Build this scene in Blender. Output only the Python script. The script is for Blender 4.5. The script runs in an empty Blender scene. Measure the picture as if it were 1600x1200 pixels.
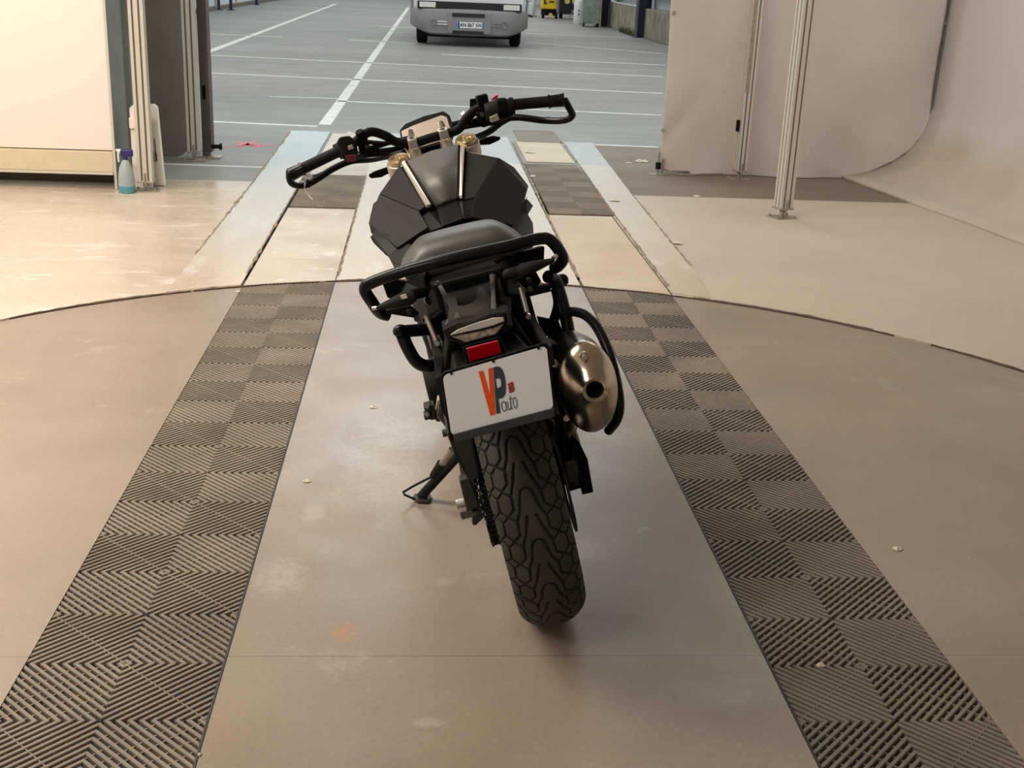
import bpy, bmesh, math, random
import numpy as np
from mathutils import Vector, Matrix, noise
from mathutils.geometry import tessellate_polygon
random.seed(7)
R_ = math.radians
S = bpy.context.scene
COL = S.collection

# ------------------------------------------------------------------ camera
FPX, PIT, YAW, ROL, CH = 1864.34, 0.330869, 0.082805, 0.042674, 1.40953
CF = Vector((math.sin(YAW)*math.cos(PIT), math.cos(YAW)*math.cos(PIT), -math.sin(PIT)))
_r = Vector((math.cos(YAW), -math.sin(YAW), 0)); _u = _r.cross(CF)
CR = math.cos(ROL)*_r + math.sin(ROL)*_u
CU = -math.sin(ROL)*_r + math.cos(ROL)*_u
CP = Vector((0, 0, CH))
cd = bpy.data.cameras.new('camera'); cam = bpy.data.objects.new('camera', cd); COL.objects.link(cam)
cd.lens = 36.0*FPX/1600.0; cd.sensor_width = 36.0; cd.sensor_fit = 'HORIZONTAL'; cd.clip_end = 300
m3 = Matrix((CR, CU, -CF)).transposed()
cam.matrix_world = Matrix.Translation(CP) @ m3.to_4x4()
S.camera = cam

# ------------------------------------------------------------------ world, lights, exposure
S.view_settings.view_transform = 'Standard'; S.view_settings.look = 'None'
S.view_settings.gamma = 1.0; S.view_settings.exposure = 0.0; S.view_settings.use_curve_mapping = False
w = bpy.data.worlds.new('hall_daylight'); S.world = w; w.use_nodes = True
bg = w.node_tree.nodes['Background']; bg.inputs[0].default_value = (0.965, 0.985, 0.975, 1); bg.inputs[1].default_value = 1.02

def area(name, loc, target, sx, sy, power, color):
    l = bpy.data.lights.new(name, 'AREA'); l.shape = 'RECTANGLE'; l.size = sx; l.size_y = sy
    l.energy = power; l.color = color
    o = bpy.data.objects.new(name, l); COL.objects.link(o)
    o.location = loc; o.rotation_euler = (Vector(target)-Vector(loc)).to_track_quat('-Z', 'Y').to_euler()
    return o
WARM = (1.0, 0.885, 0.76)
area('studio_ceiling_light', (-2.3, 3.6, 3.15), (-2.0, 3.6, 0), 1.1, 2.6, 150, WARM)
area('studio_ceiling_light', (2.4, 6.9, 3.15), (2.8, 7.2, 0), 1.8, 2.0, 34, (1.0, 0.95, 0.92))
area('studio_ceiling_light', (-2.9, 6.3, 3.1), (-2.9, 7.2, 0), 1.6, 0.8, 55, WARM)
area('studio_ceiling_light', (-2.1, 0.2, 3.15), (-1.1, 2.0, 0), 1.4, 1.0, 52, (1.0, 0.91, 0.82))  # unseen lamp added near the camera to brighten the number plate
area('doorway_daylight', (0.2, 11.5, 3.6), (0.2, 9.0, 0.0), 3.2, 1.6, 60, (0.85, 0.97, 1.0))

# ------------------------------------------------------------------ pixel helpers (1600 x 1200 photo)
def ray(px, py): return (CF + CR*((px-800)/FPX) - CU*((py-600)/FPX))
def G(px, py, z=0.0):
    d = ray(px, py); return CP + d*((z-CH)/d.z)
def W(px, py, Y):
    d = ray(px, py); return CP + d*(Y/d.y)

# ------------------------------------------------------------------ materials
def mat(name, col, rough=0.6, metal=0.0, n=0.0, nscale=8.0, col2=None, bump=0.0, bscale=60.0, coat=0.0, spec=0.5, alpha=1.0, emit=None, estr=0.0, trans=0.0):
    m = bpy.data.materials.new(name); m.use_nodes = True; nt = m.node_tree; b = nt.nodes['Principled BSDF']
    c = (*col, 1)
    b.inputs['Base Color'].default_value = c; b.inputs['Roughness'].default_value = rough; b.inputs['Metallic'].default_value = metal
    b.inputs['Specular IOR Level'].default_value = spec; b.inputs['Coat Weight'].default_value = coat; b.inputs['Coat Roughness'].default_value = 0.15
    b.inputs['Transmission Weight'].default_value = trans
    if emit: b.inputs['Emission Color'].default_value = (*emit, 1); b.inputs['Emission Strength'].default_value = estr
    tc = nt.nodes.new('ShaderNodeTexCoord')
    if n > 0 or col2:
        no = nt.nodes.new('ShaderNodeTexNoise'); no.inputs['Scale'].default_value = nscale; no.inputs['Detail'].default_value = 6; no.inputs['Roughness'].default_value = 0.6
        nt.links.new(tc.outputs['Object'], no.inputs['Vector'])
        r = nt.nodes.new('ShaderNodeValToRGB'); r.color_ramp.elements[0].position = 0.35; r.color_ramp.elements[1].position = 0.68
        c2 = col2 if col2 else tuple(min(1, x*(1+n)) for x in col)
        r.color_ramp.elements[0].color = (*[x*(1-n) for x in col], 1); r.color_ramp.elements[1].color = (*c2, 1)
        nt.links.new(no.outputs['Fac'], r.inputs[0]); nt.links.new(r.outputs[0], b.inputs['Base Color'])
    if bump > 0:
        no = nt.nodes.new('ShaderNodeTexNoise'); no.inputs['Scale'].default_value = bscale; no.inputs['Detail'].default_value = 4
        nt.links.new(tc.outputs['Object'], no.inputs['Vector'])
        bp = nt.nodes.new('ShaderNodeBump'); bp.inputs['Strength'].default_value = bump; bp.inputs['Distance'].default_value = 0.002
        nt.links.new(no.outputs['Fac'], bp.inputs['Height']); nt.links.new(bp.outputs[0], b.inputs['Normal'])
    return m

def floor_mat(name, base, dark, patches=(), rough=0.45, rvar=0.15, scale=1.2, spots=(), seams=(), tint=None, fine=0.10, bump=0.15, stretch=(1, 1, 1)):
    """world-space floor: large blotches, fine grain, patches = (scale, threshold, colour, strength), spots = (x, y, rx, ry, colour), tint = (y0, y1, colour)"""
    m = bpy.data.materials.new(name); m.use_nodes = True; nt = m.node_tree; N = nt.nodes; L = nt.links; b = N['Principled BSDF']
    g = N.new('ShaderNodeNewGeometry'); mp = N.new('ShaderNodeMapping'); mp.inputs['Scale'].default_value = stretch; L.new(g.outputs['Position'], mp.inputs['Vector'])
    def noise_(sc, det=6, rg=0.55):
        n = N.new('ShaderNodeTexNoise'); n.inputs['Scale'].default_value = sc; n.inputs['Detail'].default_value = det; n.inputs['Roughness'].default_value = rg
        L.new(mp.outputs[0], n.inputs['Vector']); return n.outputs['Fac']
    def mix(f, a, c):
        x = N.new('ShaderNodeMix'); x.data_type = 'RGBA'
        if isinstance(f, float): x.inputs[0].default_value = f
        else: L.new(f, x.inputs[0])
        for i, s in ((6, a), (7, c)):
            if isinstance(s, tuple): x.inputs[i].default_value = (*s, 1)
            else: L.new(s, x.inputs[i])
        return x.outputs[2]
    def rng(v, a, c, lo=0.0, hi=1.0):
        x = N.new('ShaderNodeMapRange'); x.inputs[1].default_value = a; x.inputs[2].default_value = c; x.inputs[3].default_value = lo; x.inputs[4].default_value = hi
        L.new(v, x.inputs[0]); return x.outputs[0]
    def math_(op, a, c=None):
        x = N.new('ShaderNodeMath'); x.operation = op
        for i, s in ((0, a), (1, c)):
            if s is None: continue
            if isinstance(s, (int, float)): x.inputs[i].default_value = s
            else: L.new(s, x.inputs[i])
        return x.outputs[0]
    big = noise_(scale, 8)
    c = mix(rng(big, 0.35, 0.65), dark, base)
    for sc, th, pc, st in patches:
        c = mix(rng(noise_(sc, 10, 0.7), th, th+0.06, 0, st), c, pc)
    sp = N.new('ShaderNodeSeparateXYZ'); L.new(g.outputs['Position'], sp.inputs[0])
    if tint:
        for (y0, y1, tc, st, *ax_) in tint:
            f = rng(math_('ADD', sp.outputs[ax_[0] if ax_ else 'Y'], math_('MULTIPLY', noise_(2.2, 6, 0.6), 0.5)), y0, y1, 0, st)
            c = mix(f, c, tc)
    for (x, y, rx, ry, pc) in spots:
        dx = math_('DIVIDE', math_('SUBTRACT', sp.outputs['X'], x), rx); dy = math_('DIVIDE', math_('SUBTRACT', sp.outputs['Y'], y), ry)
        d = math_('ADD', math_('MULTIPLY', dx, dx), math_('MULTIPLY', dy, dy))
        d = math_('ADD', d, math_('MULTIPLY', noise_(38, 8, 0.8), 3.4))
        c = mix(rng(d, 1.6, 2.6, 0.6, 0.0), c, pc)
    for (ax, v) in seams:
        d = math_('ABSOLUTE', math_('SUBTRACT', sp.outputs[ax], v))
        c = mix(rng(d, 0.0012, 0.0022, 0.6, 0.0), c, tuple(x*0.45 for x in dark))
    fg = noise_(90, 5, 0.8)
    h = N.new('ShaderNodeHueSaturation'); L.new(c, h.inputs['Color']); L.new(rng(fg, 0.3, 0.7, 1-fine, 1+fine), h.inputs['Value'])
    L.new(h.outputs[0], b.inputs['Base Color'])
    L.new(rng(noise_(2.3, 8, 0.7), 0.35, 0.65, rough-rvar, rough+rvar), b.inputs['Roughness'])
    bp = N.new('ShaderNodeBump'); bp.inputs['Strength'].default_value = bump; bp.inputs['Distance'].default_value = 0.003
    L.new(noise_(45, 6, 0.7), bp.inputs['Height']); L.new(bp.outputs[0], b.inputs['Normal'])
    return m

M = {}
CREAM_A, CREAM_B = (0.66, 0.58, 0.47), (0.54, 0.46, 0.36)
M['disc'] = floor_mat('turntable_board', (0.35, 0.29, 0.228), (0.28, 0.23, 0.178), patches=((3.0, 0.60, (0.42, 0.38, 0.32), 0.45), (14, 0.65, (0.50, 0.46, 0.40), 0.5), (40, 0.70, (0.6, 0.56, 0.48), 0.5)), rough=0.36, rvar=0.08,
    spots=((-0.155, 2.36, 0.035, 0.05, (0.50, 0.24, 0.07)), (1.02, 2.47, 0.05, 0.02, (0.6, 0.56, 0.48)), (0.85, 2.63, 0.03, 0.02, (0.5, 0.46, 0.40)), (0.03, 2.02, 0.04, 0.02, (0.5, 0.46, 0.40)), (0.62, 2.9, 0.02, 0.015, (0.5, 0.46, 0.4)), (-0.33, 2.62, 0.08, 0.13, (0.46, 0.41, 0.34)), (-0.28, 2.98, 0.04, 0.08, (0.46, 0.41, 0.34)), (-0.1, 3.4, 0.14, 0.4, (0.44, 0.40, 0.34))), seams=(('Y', 2.265),))
M['cream'] = floor_mat('cream_paint', CREAM_A, (0.56, 0.48, 0.38), patches=((3.5, 0.57, (0.78, 0.75, 0.68), 0.75), (7, 0.68, (0.38, 0.30, 0.22), 0.5)), rough=0.30, rvar=0.10, scale=0.9, stretch=(0.6, 1.6, 1), bump=0.06)
M['creamR'] = floor_mat('cream_paint_plain', (0.60, 0.52, 0.42), (0.54, 0.46, 0.37), patches=((5, 0.70, (0.42, 0.33, 0.24), 0.5),), rough=0.5, rvar=0.08, scale=0.8)
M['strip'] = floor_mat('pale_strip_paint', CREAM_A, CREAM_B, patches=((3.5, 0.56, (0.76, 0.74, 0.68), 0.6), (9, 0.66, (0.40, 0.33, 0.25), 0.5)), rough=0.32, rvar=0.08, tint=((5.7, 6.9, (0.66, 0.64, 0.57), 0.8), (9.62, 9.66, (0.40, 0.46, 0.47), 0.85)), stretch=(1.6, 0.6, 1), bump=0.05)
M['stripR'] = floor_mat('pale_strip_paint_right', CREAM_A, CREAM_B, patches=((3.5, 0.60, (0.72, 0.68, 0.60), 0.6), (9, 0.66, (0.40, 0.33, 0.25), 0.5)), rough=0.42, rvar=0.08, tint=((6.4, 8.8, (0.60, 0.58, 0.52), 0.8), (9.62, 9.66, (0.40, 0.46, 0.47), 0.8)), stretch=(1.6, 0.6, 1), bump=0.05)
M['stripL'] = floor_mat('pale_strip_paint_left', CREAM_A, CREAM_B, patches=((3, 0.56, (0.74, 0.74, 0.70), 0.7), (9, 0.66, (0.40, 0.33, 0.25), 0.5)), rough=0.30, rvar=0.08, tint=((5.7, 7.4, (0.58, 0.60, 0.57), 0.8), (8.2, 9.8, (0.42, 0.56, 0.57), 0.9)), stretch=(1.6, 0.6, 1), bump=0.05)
M['plateL'] = floor_mat('worn_white_plate', (0.66, 0.60, 0.50), (0.52, 0.45, 0.36), patches=((5, 0.58, (0.78, 0.76, 0.70), 0.8), (11, 0.64, (0.35, 0.28, 0.20), 0.55)), rough=0.4, seams=(('Y', 5.95),), scale=2)
M['plateR'] = floor_mat('worn_cream_plate', (0.62, 0.52, 0.38), (0.55, 0.45, 0.32), patches=((2.6, 0.60, (0.36, 0.33, 0.30), 0.6),), rough=0.5, seams=(('Y', 6.0),), scale=2)
M['asph'] = floor_mat('grey_screed', (0.285, 0.29, 0.27), (0.225, 0.23, 0.212), patches=((0.6, 0.6, (0.36, 0.38, 0.36), 0.5), (1.5, 0.64, (0.17, 0.18, 0.17), 0.4), (5, 0.72, (0.45, 0.46, 0.44), 0.4)), rough=0.55, rvar=0.1, scale=0.35, stretch=(0.5, 1.2, 1))
M['brown'] = floor_mat('brown_dusty_screed', (0.25, 0.20, 0.155), (0.20, 0.16, 0.12), patches=((6, 0.66, (0.34, 0.29, 0.23), 0.5),), rough=0.7)
M['line'] = mat('white_line_paint', (0.74, 0.76, 0.70), 0.6, n=0.15, nscale=6)
M['pink'] = mat('pink_marking_paint', (0.85, 0.18, 0.22), 0.6)
M['pit'] = mat('dark_pit', (0.035, 0.027, 0.022), 0.9)
M['ribs'] = mat('dusty_grid_plastic', (0.235, 0.20, 0.155), 0.62, n=0.22, nscale=3.0, bump=0.2)
M['ribs2'] = mat('dusty_grid_plastic_far', (0.25, 0.21, 0.16), 0.7, n=0.2, nscale=3.0)
M['edge'] = mat('black_edge', (0.03, 0.027, 0.025), 0.6)
M['crust'] = mat('dark_lip', (0.10, 0.065, 0.045), 0.8)
M['tarp'] = mat('beige_tarpaulin', (0.62, 0.575, 0.53), 0.55, n=0.05, nscale=2, bump=0.1)
M['tarpg'] = mat('grey_tarpaulin', (0.23, 0.205, 0.18), 0.6, n=0.12, nscale=3)
M['cyc'] = floor_mat('cyclorama_paint', (0.60, 0.54, 0.46), (0.52, 0.455, 0.38), patches=((4, 0.68, (0.42, 0.35, 0.28), 0.4),), rough=0.5, rvar=0.05, scale=1.2, tint=((0.50, 0.72, (0.66, 0.625, 0.62), 0.9, 'Z'),), bump=0.1)
M['wallp'] = mat('studio_white', (0.70, 0.66, 0.62), 0.8)
M['lightbox'] = mat('white_panel', (0.86, 0.82, 0.76), 0.55)
M['creamst'] = mat('cream_sill', (0.70, 0.60, 0.45), 0.6, n=0.05)
M['greygreen'] = mat('grey_green_side', (0.22, 0.235, 0.215), 0.7, n=0.12, nscale=5)
M['woodbr'] = mat('brown_plinth', (0.10, 0.075, 0.055), 0.8, n=0.2)
M['alu'] = mat('white_aluminium', (0.64, 0.61, 0.55), 0.45, metal=0.15)
M['aludark'] = mat('profile_slot', (0.16, 0.14, 0.12), 0.7)
M['steel'] = mat('galvanised_steel', (0.42, 0.38, 0.32), 0.45, metal=0.7, n=0.15, nscale=30)
M['rubber'] = mat('black_rubber', (0.008, 0.008, 0.008), 0.6, spec=0.15)
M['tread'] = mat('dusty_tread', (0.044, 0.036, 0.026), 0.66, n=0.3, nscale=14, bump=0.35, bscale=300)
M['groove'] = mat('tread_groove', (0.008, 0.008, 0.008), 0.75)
M['plastic'] = mat('black_plastic', (0.005, 0.005, 0.005), 0.5, bump=0.1, bscale=200, spec=0.10)
M['dusty'] = mat('dusty_black_plastic', (0.022, 0.020, 0.017), 0.6, n=0.35, nscale=20, spec=0.10)
M['guard'] = mat('grey_guard_plastic', (0.048, 0.043, 0.036), 0.55, n=0.2, nscale=20, spec=0.3)
M['tube'] = mat('black_tube', (0.005, 0.006, 0.008), 0.28, spec=0.28)
M['satin'] = mat('satin_grey_panel', (0.095, 0.088, 0.078), 0.42, bump=0.06, bscale=500)
M['satind'] = mat('satin_dark_panel', (0.015, 0.0145, 0.014), 0.5, spec=0.13)
M['glossd'] = mat('dark_gloss_panel', (0.006, 0.006, 0.007), 0.35, spec=0.10)
M['glossb'] = mat('gloss_black', (0.006, 0.006, 0.007), 0.25, spec=0.3)
M['stripe'] = mat('silver_stripe', (0.70, 0.66, 0.60), 0.35, metal=0.2)
M['seat'] = mat('seat_vinyl', (0.055, 0.050, 0.044), 0.40, bump=0.15, bscale=400)
M['silver'] = mat('cast_silver', (0.60, 0.56, 0.50), 0.35, metal=0.8)
M['gold'] = mat('gold_anodised', (0.75, 0.60, 0.38), 0.3, metal=0.9)
M['bolt'] = mat('bolt_steel', (0.55, 0.52, 0.48), 0.3, metal=0.9)
M['nutm'] = mat('dull_nut', (0.14, 0.12, 0.10), 0.45, metal=0.6)
M['chrome'] = mat('chain_pin', (0.75, 0.73, 0.70), 0.25, metal=1.0)
M['grime'] = mat('greasy_metal', (0.05, 0.042, 0.035), 0.45, metal=0.4, n=0.4, nscale=30)
M['red'] = mat('red_reflector', (0.50, 0.0, 0.008), 0.25, coat=0.3)
M['redsw'] = mat('dull_red_switch', (0.14, 0.02, 0.025), 0.4)
M['pinksw'] = mat('bright_red_switch', (0.42, 0.03, 0.07), 0.4)
M['greysw'] = mat('grey_switch', (0.42, 0.40, 0.34), 0.5)
M['lens'] = mat('clear_lens', (0.85, 0.82, 0.76), 0.12, coat=0.6, n=0.12, nscale=18)
M['lens2'] = mat('faceted_lens', (0.60, 0.50, 0.42), 0.2, n=0.5, nscale=90, coat=0.4)
M['platew'] = mat('plate_white', (0.93, 0.95, 1.0), 0.5)
M['plateo'] = mat('logo_orange', (0.93, 0.09, 0.0), 0.6)
M['plated'] = mat('logo_slate', (0.035, 0.055, 0.075), 0.6)
M['platelip'] = mat('plate_lip', (0.035, 0.037, 0.040), 0.5)
M['muf'] = mat('brushed_steel', (0.50, 0.44, 0.36), 0.22, metal=1.0, n=0.08, nscale=12, bump=0.1, bscale=60)
M['mufd'] = mat('heat_browned_steel', (0.16, 0.12, 0.085), 0.42, metal=0.8, n=0.4, nscale=20)
M['screen'] = mat('screen_reflection_beige', (0.54, 0.48, 0.40), 0.25, metal=0.4)  # beige base colour stands in for a bright reflection on the glass
M['vanw'] = mat('van_white', (0.80, 0.82, 0.80), 0.3, coat=0.3)
M['vang'] = mat('van_grey_bumper', (0.27, 0.26, 0.26), 0.5, n=0.06)
M['vangl'] = mat('van_glass', (0.02, 0.025, 0.03), 0.08)
M['vanb'] = mat('van_black', (0.012, 0.012, 0.014), 0.4)
M['eu'] = mat('plate_blue', (0.04, 0.10, 0.32), 0.5)
M['navy'] = mat('navy_steel', (0.02, 0.022, 0.065), 0.55, n=0.15)
M['conc'] = mat('old_concrete', (0.30, 0.26, 0.19), 0.85, n=0.35, nscale=3.0, bump=0.3)
M['shed'] = mat('pale_sheet', (0.66, 0.72, 0.74), 0.6, n=0.05)
M['rust'] = mat('rusty_rail', (0.16, 0.09, 0.05), 0.8, n=0.3)
M['gcab'] = mat('grey_green_cabinet', (0.24, 0.29, 0.24), 0.6, n=0.2, nscale=6)
M['yel'] = mat('yellow_body', (0.80, 0.52, 0.02), 0.5)
M['grn'] = mat('green_body', (0.03, 0.30, 0.06), 0.5)
M['lamp'] = mat('yellow_lamp', (0.75, 0.65, 0.22), 0.3)
M['weeds'] = mat('weeds', (0.10, 0.13, 0.04), 0.8)
M['chip'] = mat('paint_chip', (0.72, 0.66, 0.54), 0.7)
M['bluecap'] = mat('dark_blue_plastic', (0.02, 0.02, 0.16), 0.4)
M['fluid'] = mat('blue_fluid', (0.10, 0.34, 0.42), 0.15)
M['hdpe'] = mat('translucent_bottle', (0.36, 0.45, 0.47), 0.35)
M['glasspane'] = mat('bright_sheet', (0.72, 0.86, 0.92), 0.3)

# ------------------------------------------------------------------ mesh builder
class MB:
    def __init__(s): s.v = []; s.f = []; s.mi = []
    def add(s, v, f, mi=0):
        o = len(s.v); s.v += [tuple(x) for x in v]; s.f += [tuple(i+o for i in q) for q in f]; s.mi += [mi]*len(f); return s
    def box(s, c, d, rot=None, mi=0, taper=1.0):
        h = [x/2 for x in d]; V = []
        for z in (-1, 1):
            t = taper if z > 0 else 1
            for x, y in ((-1, -1), (1, -1), (1, 1), (-1, 1)): V.append(Vector((x*h[0]*t, y*h[1]*t, z*h[2])))
        if rot is not None: V = [rot @ p for p in V]
        V = [p+Vector(c) for p in V]
        return s.add(V, [(0, 3, 2, 1), (4, 5, 6, 7), (0, 1, 5, 4), (1, 2, 6, 5), (2, 3, 7, 6), (3, 0, 4, 7)], mi)
    def loft(s, rings, closed=False, caps=True, mi=0):
        n = len(rings[0]); V = [p for r in rings for p in r]; F = []
        k = len(rings)
        for i in range(k if closed else k-1):
            for j in range(n):
                a = i*n+j; b = i*n+(j+1) % n; c = ((i+1) % k)*n+(j+1) % n; d = ((i+1) % k)*n+j
                F.append((a, b, c, d))
        if caps and not closed: F += [tuple(range(n-1, -1, -1)), tuple((k-1)*n+j for j in range(n))]
        return s.add(V, F, mi)
    def tube(s, path, r, n=12, smooth=True, mi=0, closed=False, sub=6, flat=None):
        P = [Vector(p) for p in path]
        if smooth and len(P) > 2:
            Q = []
            for i in range(len(P)-1):
                a = P[max(i-1, 0)]; b = P[i]; c = P[i+1]; d = P[min(i+2, len(P)-1)]
                for t in np.linspace(0, 1, sub, endpoint=False):
                    t2 = t*t; t3 = t2*t
                    Q.append(0.5*((2*b)+(c-a)*t+(2*a-5*b+4*c-d)*t2+(3*b-a-3*c+d)*t3))
            Q.append(P[-1]); P = Q
        rs = r if isinstance(r, (list, tuple)) else [r]*len(P)
        if len(rs) != len(P): rs = list(np.interp(np.linspace(0, 1, len(P)), np.linspace(0, 1, len(rs)), rs))
        T = [(P[min(i+1, len(P)-1)]-P[max(i-1, 0)]).normalized() for i in range(len(P))]
        up = Vector((0, 0, 1)) if abs(T[0].z) < 0.9 else Vector((1, 0, 0))
        N = (up-T[0]*up.dot(T[0])).normalized(); rings = []
        for i, p in enumerate(P):
            N = (N-T[i]*N.dot(T[i])).normalized(); B = T[i].cross(N); q = []
            for k in range(n):
                a = 2*math.pi*k/n; q.append(p+N*(math.cos(a)*rs[i]*(flat or 1))+B*(math.sin(a)*rs[i]))
            rings.append(q)
        return s.loft(rings, mi=mi)
    def lathe(s, prof, c, axis, n=32, mi=0, caps=False, sx=1.0, xdir=None):
        A = Vector(axis).normalized(); X = Vector(xdir) if xdir else (Vector((0, 0, 1)) if abs(A.z) < 0.9 else Vector((1, 0, 0)))
        X = (X-A*X.dot(A)).normalized(); Y = A.cross(X); C = Vector(c); rings = []
        for (r, h) in prof:
            rings.append([C+A*h+X*(math.cos(2*math.pi*k/n)*r)+Y*(math.sin(2*math.pi*k/n)*r*sx) for k in range(n)])
        return s.loft(rings, caps=caps, mi=mi)
    def cyl(s, a, b, r, n=16, mi=0, r2=None):
        a = Vector(a); b = Vector(b); L = (b-a).length
        return s.lathe([(r, 0), (r if r2 is None else r2, L)], a, b-a, n, mi, caps=True)
    def ell(s, c, d, n=16, mi=0, rot=None):
        rings = []
        for i in range(1, n//2):
            t = math.pi*i/(n//2); q = []
            for k in range(n):
                a = 2*math.pi*k/n; p = Vector((math.sin(t)*math.cos(a)*d[0], math.sin(t)*math.sin(a)*d[1], math.cos(t)*d[2]))
                q.append((rot @ p if rot else p)+Vector(c))
            rings.append(q)
        return s.loft(rings, mi=mi)
    def prism(s, poly, off, mi=0, top_only=False):
        """poly: list of 3D points, extruded by vector off"""
        P = [Vector(p) for p in poly]; n = len(P); o = Vector(off)
        V = P+[p+o for p in P]; F = [(i, (i+1) % n, n+(i+1) % n, n+i) for i in range(n)]
        tris = tessellate_polygon([P]); F += [tuple(t) for t in tris]; F += [tuple(n+i for i in reversed(t)) for t in tris]
        return s.add(V, F, mi)
    def build(s, name, mats, parent=None, smooth=None, bevel=0, seg=2, sub=0, solid=0):
        me = bpy.data.meshes.new(name); me.from_pydata(s.v, [], s.f); me.validate()
        bm = bmesh.new(); bm.from_mesh(me); bmesh.ops.recalc_face_normals(bm, faces=bm.faces); bm.to_mesh(me); bm.free()
        if not isinstance(mats, (list, tuple)): mats = [mats]
        for m_ in mats: me.materials.append(m_)
        if len(mats) > 1 and len(me.polygons) == len(s.mi): me.polygons.foreach_set('material_index', s.mi)
        if smooth is not None:
            me.polygons.foreach_set('use_smooth', [True]*len(me.polygons)); me.set_sharp_from_angle(angle=R_(smooth))
        o = bpy.data.objects.new(name, me); COL.objects.link(o)
        if parent: o.parent = parent
        if sub: md = o.modifiers.new('s', 'SUBSURF'); md.levels = sub; md.render_levels = sub
        if solid: md = o.modifiers.new('t', 'SOLIDIFY'); md.thickness = solid; md.offset = -1
        if bevel: md = o.modifiers.new('b', 'BEVEL'); md.width = bevel; md.segments = seg; md.limit_method = 'ANGLE'; md.angle_limit = R_(35)
        return o
def tag(o, label=None, cat=None, group=None, kind=None):
    if label: o['label'] = label
    if cat: o['category'] = cat
    if group: o['group'] = group
    if kind: o['kind'] = kind
    return o
def empty(name, loc, label, cat, group=None):
    o = bpy.data.objects.new(name, None); COL.objects.link(o); o.location = loc; o.empty_display_size = 0.1
    return tag(o, label, cat, group)
def rz(a): return Matrix.Rotation(a, 3, 'Z')

# ================================================================== SETTING
DC = Vector((0.19, 3.06)); DR = 2.535
LX0, LX1, RX0, RX1 = -0.812, -0.405, 0.780, 1.187     # the two wheel channels
def slab(name, poly, top, th, m_, parent=None, kind=None):
    o = MB().prism([(x, y, top-th) for x, y in poly], (0, 0, th)).build(name, m_, parent)
    if kind: o['kind'] = kind
    return o
def arc_pts(r, x0, x1, jag=0.0, n=120, seed=0):
    """far arc of the circle between x0 and x1, left to right"""
    out = []
    for i in range(n+1):
        x = x0+(x1-x0)*i/n; rr = r+(0.014 if jag > 0.015 and 1.28 < x < 1.98 else 0)+(0.006 if jag > 0.015 and -1.45 < x < -1.05 else 0)+jag*(noise.noise(Vector((x*5, seed, 0)))+0.6*noise.noise(Vector((x*23, seed, 3))))
        out.append((x, DC.y+math.sqrt(max(rr*rr-(x-DC.x)**2, 0))))
    return out
def near_arc(r, x0, x1, n=120):
    return [(x0+(x1-x0)*i/n, DC.y-math.sqrt(max(r*r-(x0+(x1-x0)*i/n-DC.x)**2, 0))) for i in range(n+1)]

pit = slab('floor', [(-6, -3), (7, -3), (7, 8.3), (-6, 8.3)], -0.016, 0.05, M['pit'], kind='structure')
hall = slab('floor', [(-9, 8.19), (7, 8.07), (7, 75), (-9, 75)], 0.0, 0.06, M['asph'], kind='structure')

tt = empty('turntable', (DC.x, DC.y, 0), 'large round beige wooden turntable set flush in the studio floor under the motorcycle', 'turntable')
def in_tt(o): o.parent = tt; o.matrix_parent_inverse = Matrix.Translation((-DC.x, -DC.y, 0)); return o
for (a, b) in ((DC.x-DR+0.001, LX0-0.002), (LX1+0.006, RX0-0.006), (RX1+0.002, DC.x+DR-0.001)):
    in_tt(slab('deck_board', arc_pts(DR, a, b)+near_arc(DR, b, a), 0.0, 0.015, M['disc']))
for x in (LX1+0.001, RX0-0.005):
    y1 = DC.y+math.sqrt(DR**2-(x-DC.x)**2)
    in_tt(MB().box((x+0.002, (1.2+y1)/2, -0.0065), (0.0045, y1-1.2, 0.017)).build('edge_strip', M['edge']))

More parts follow.
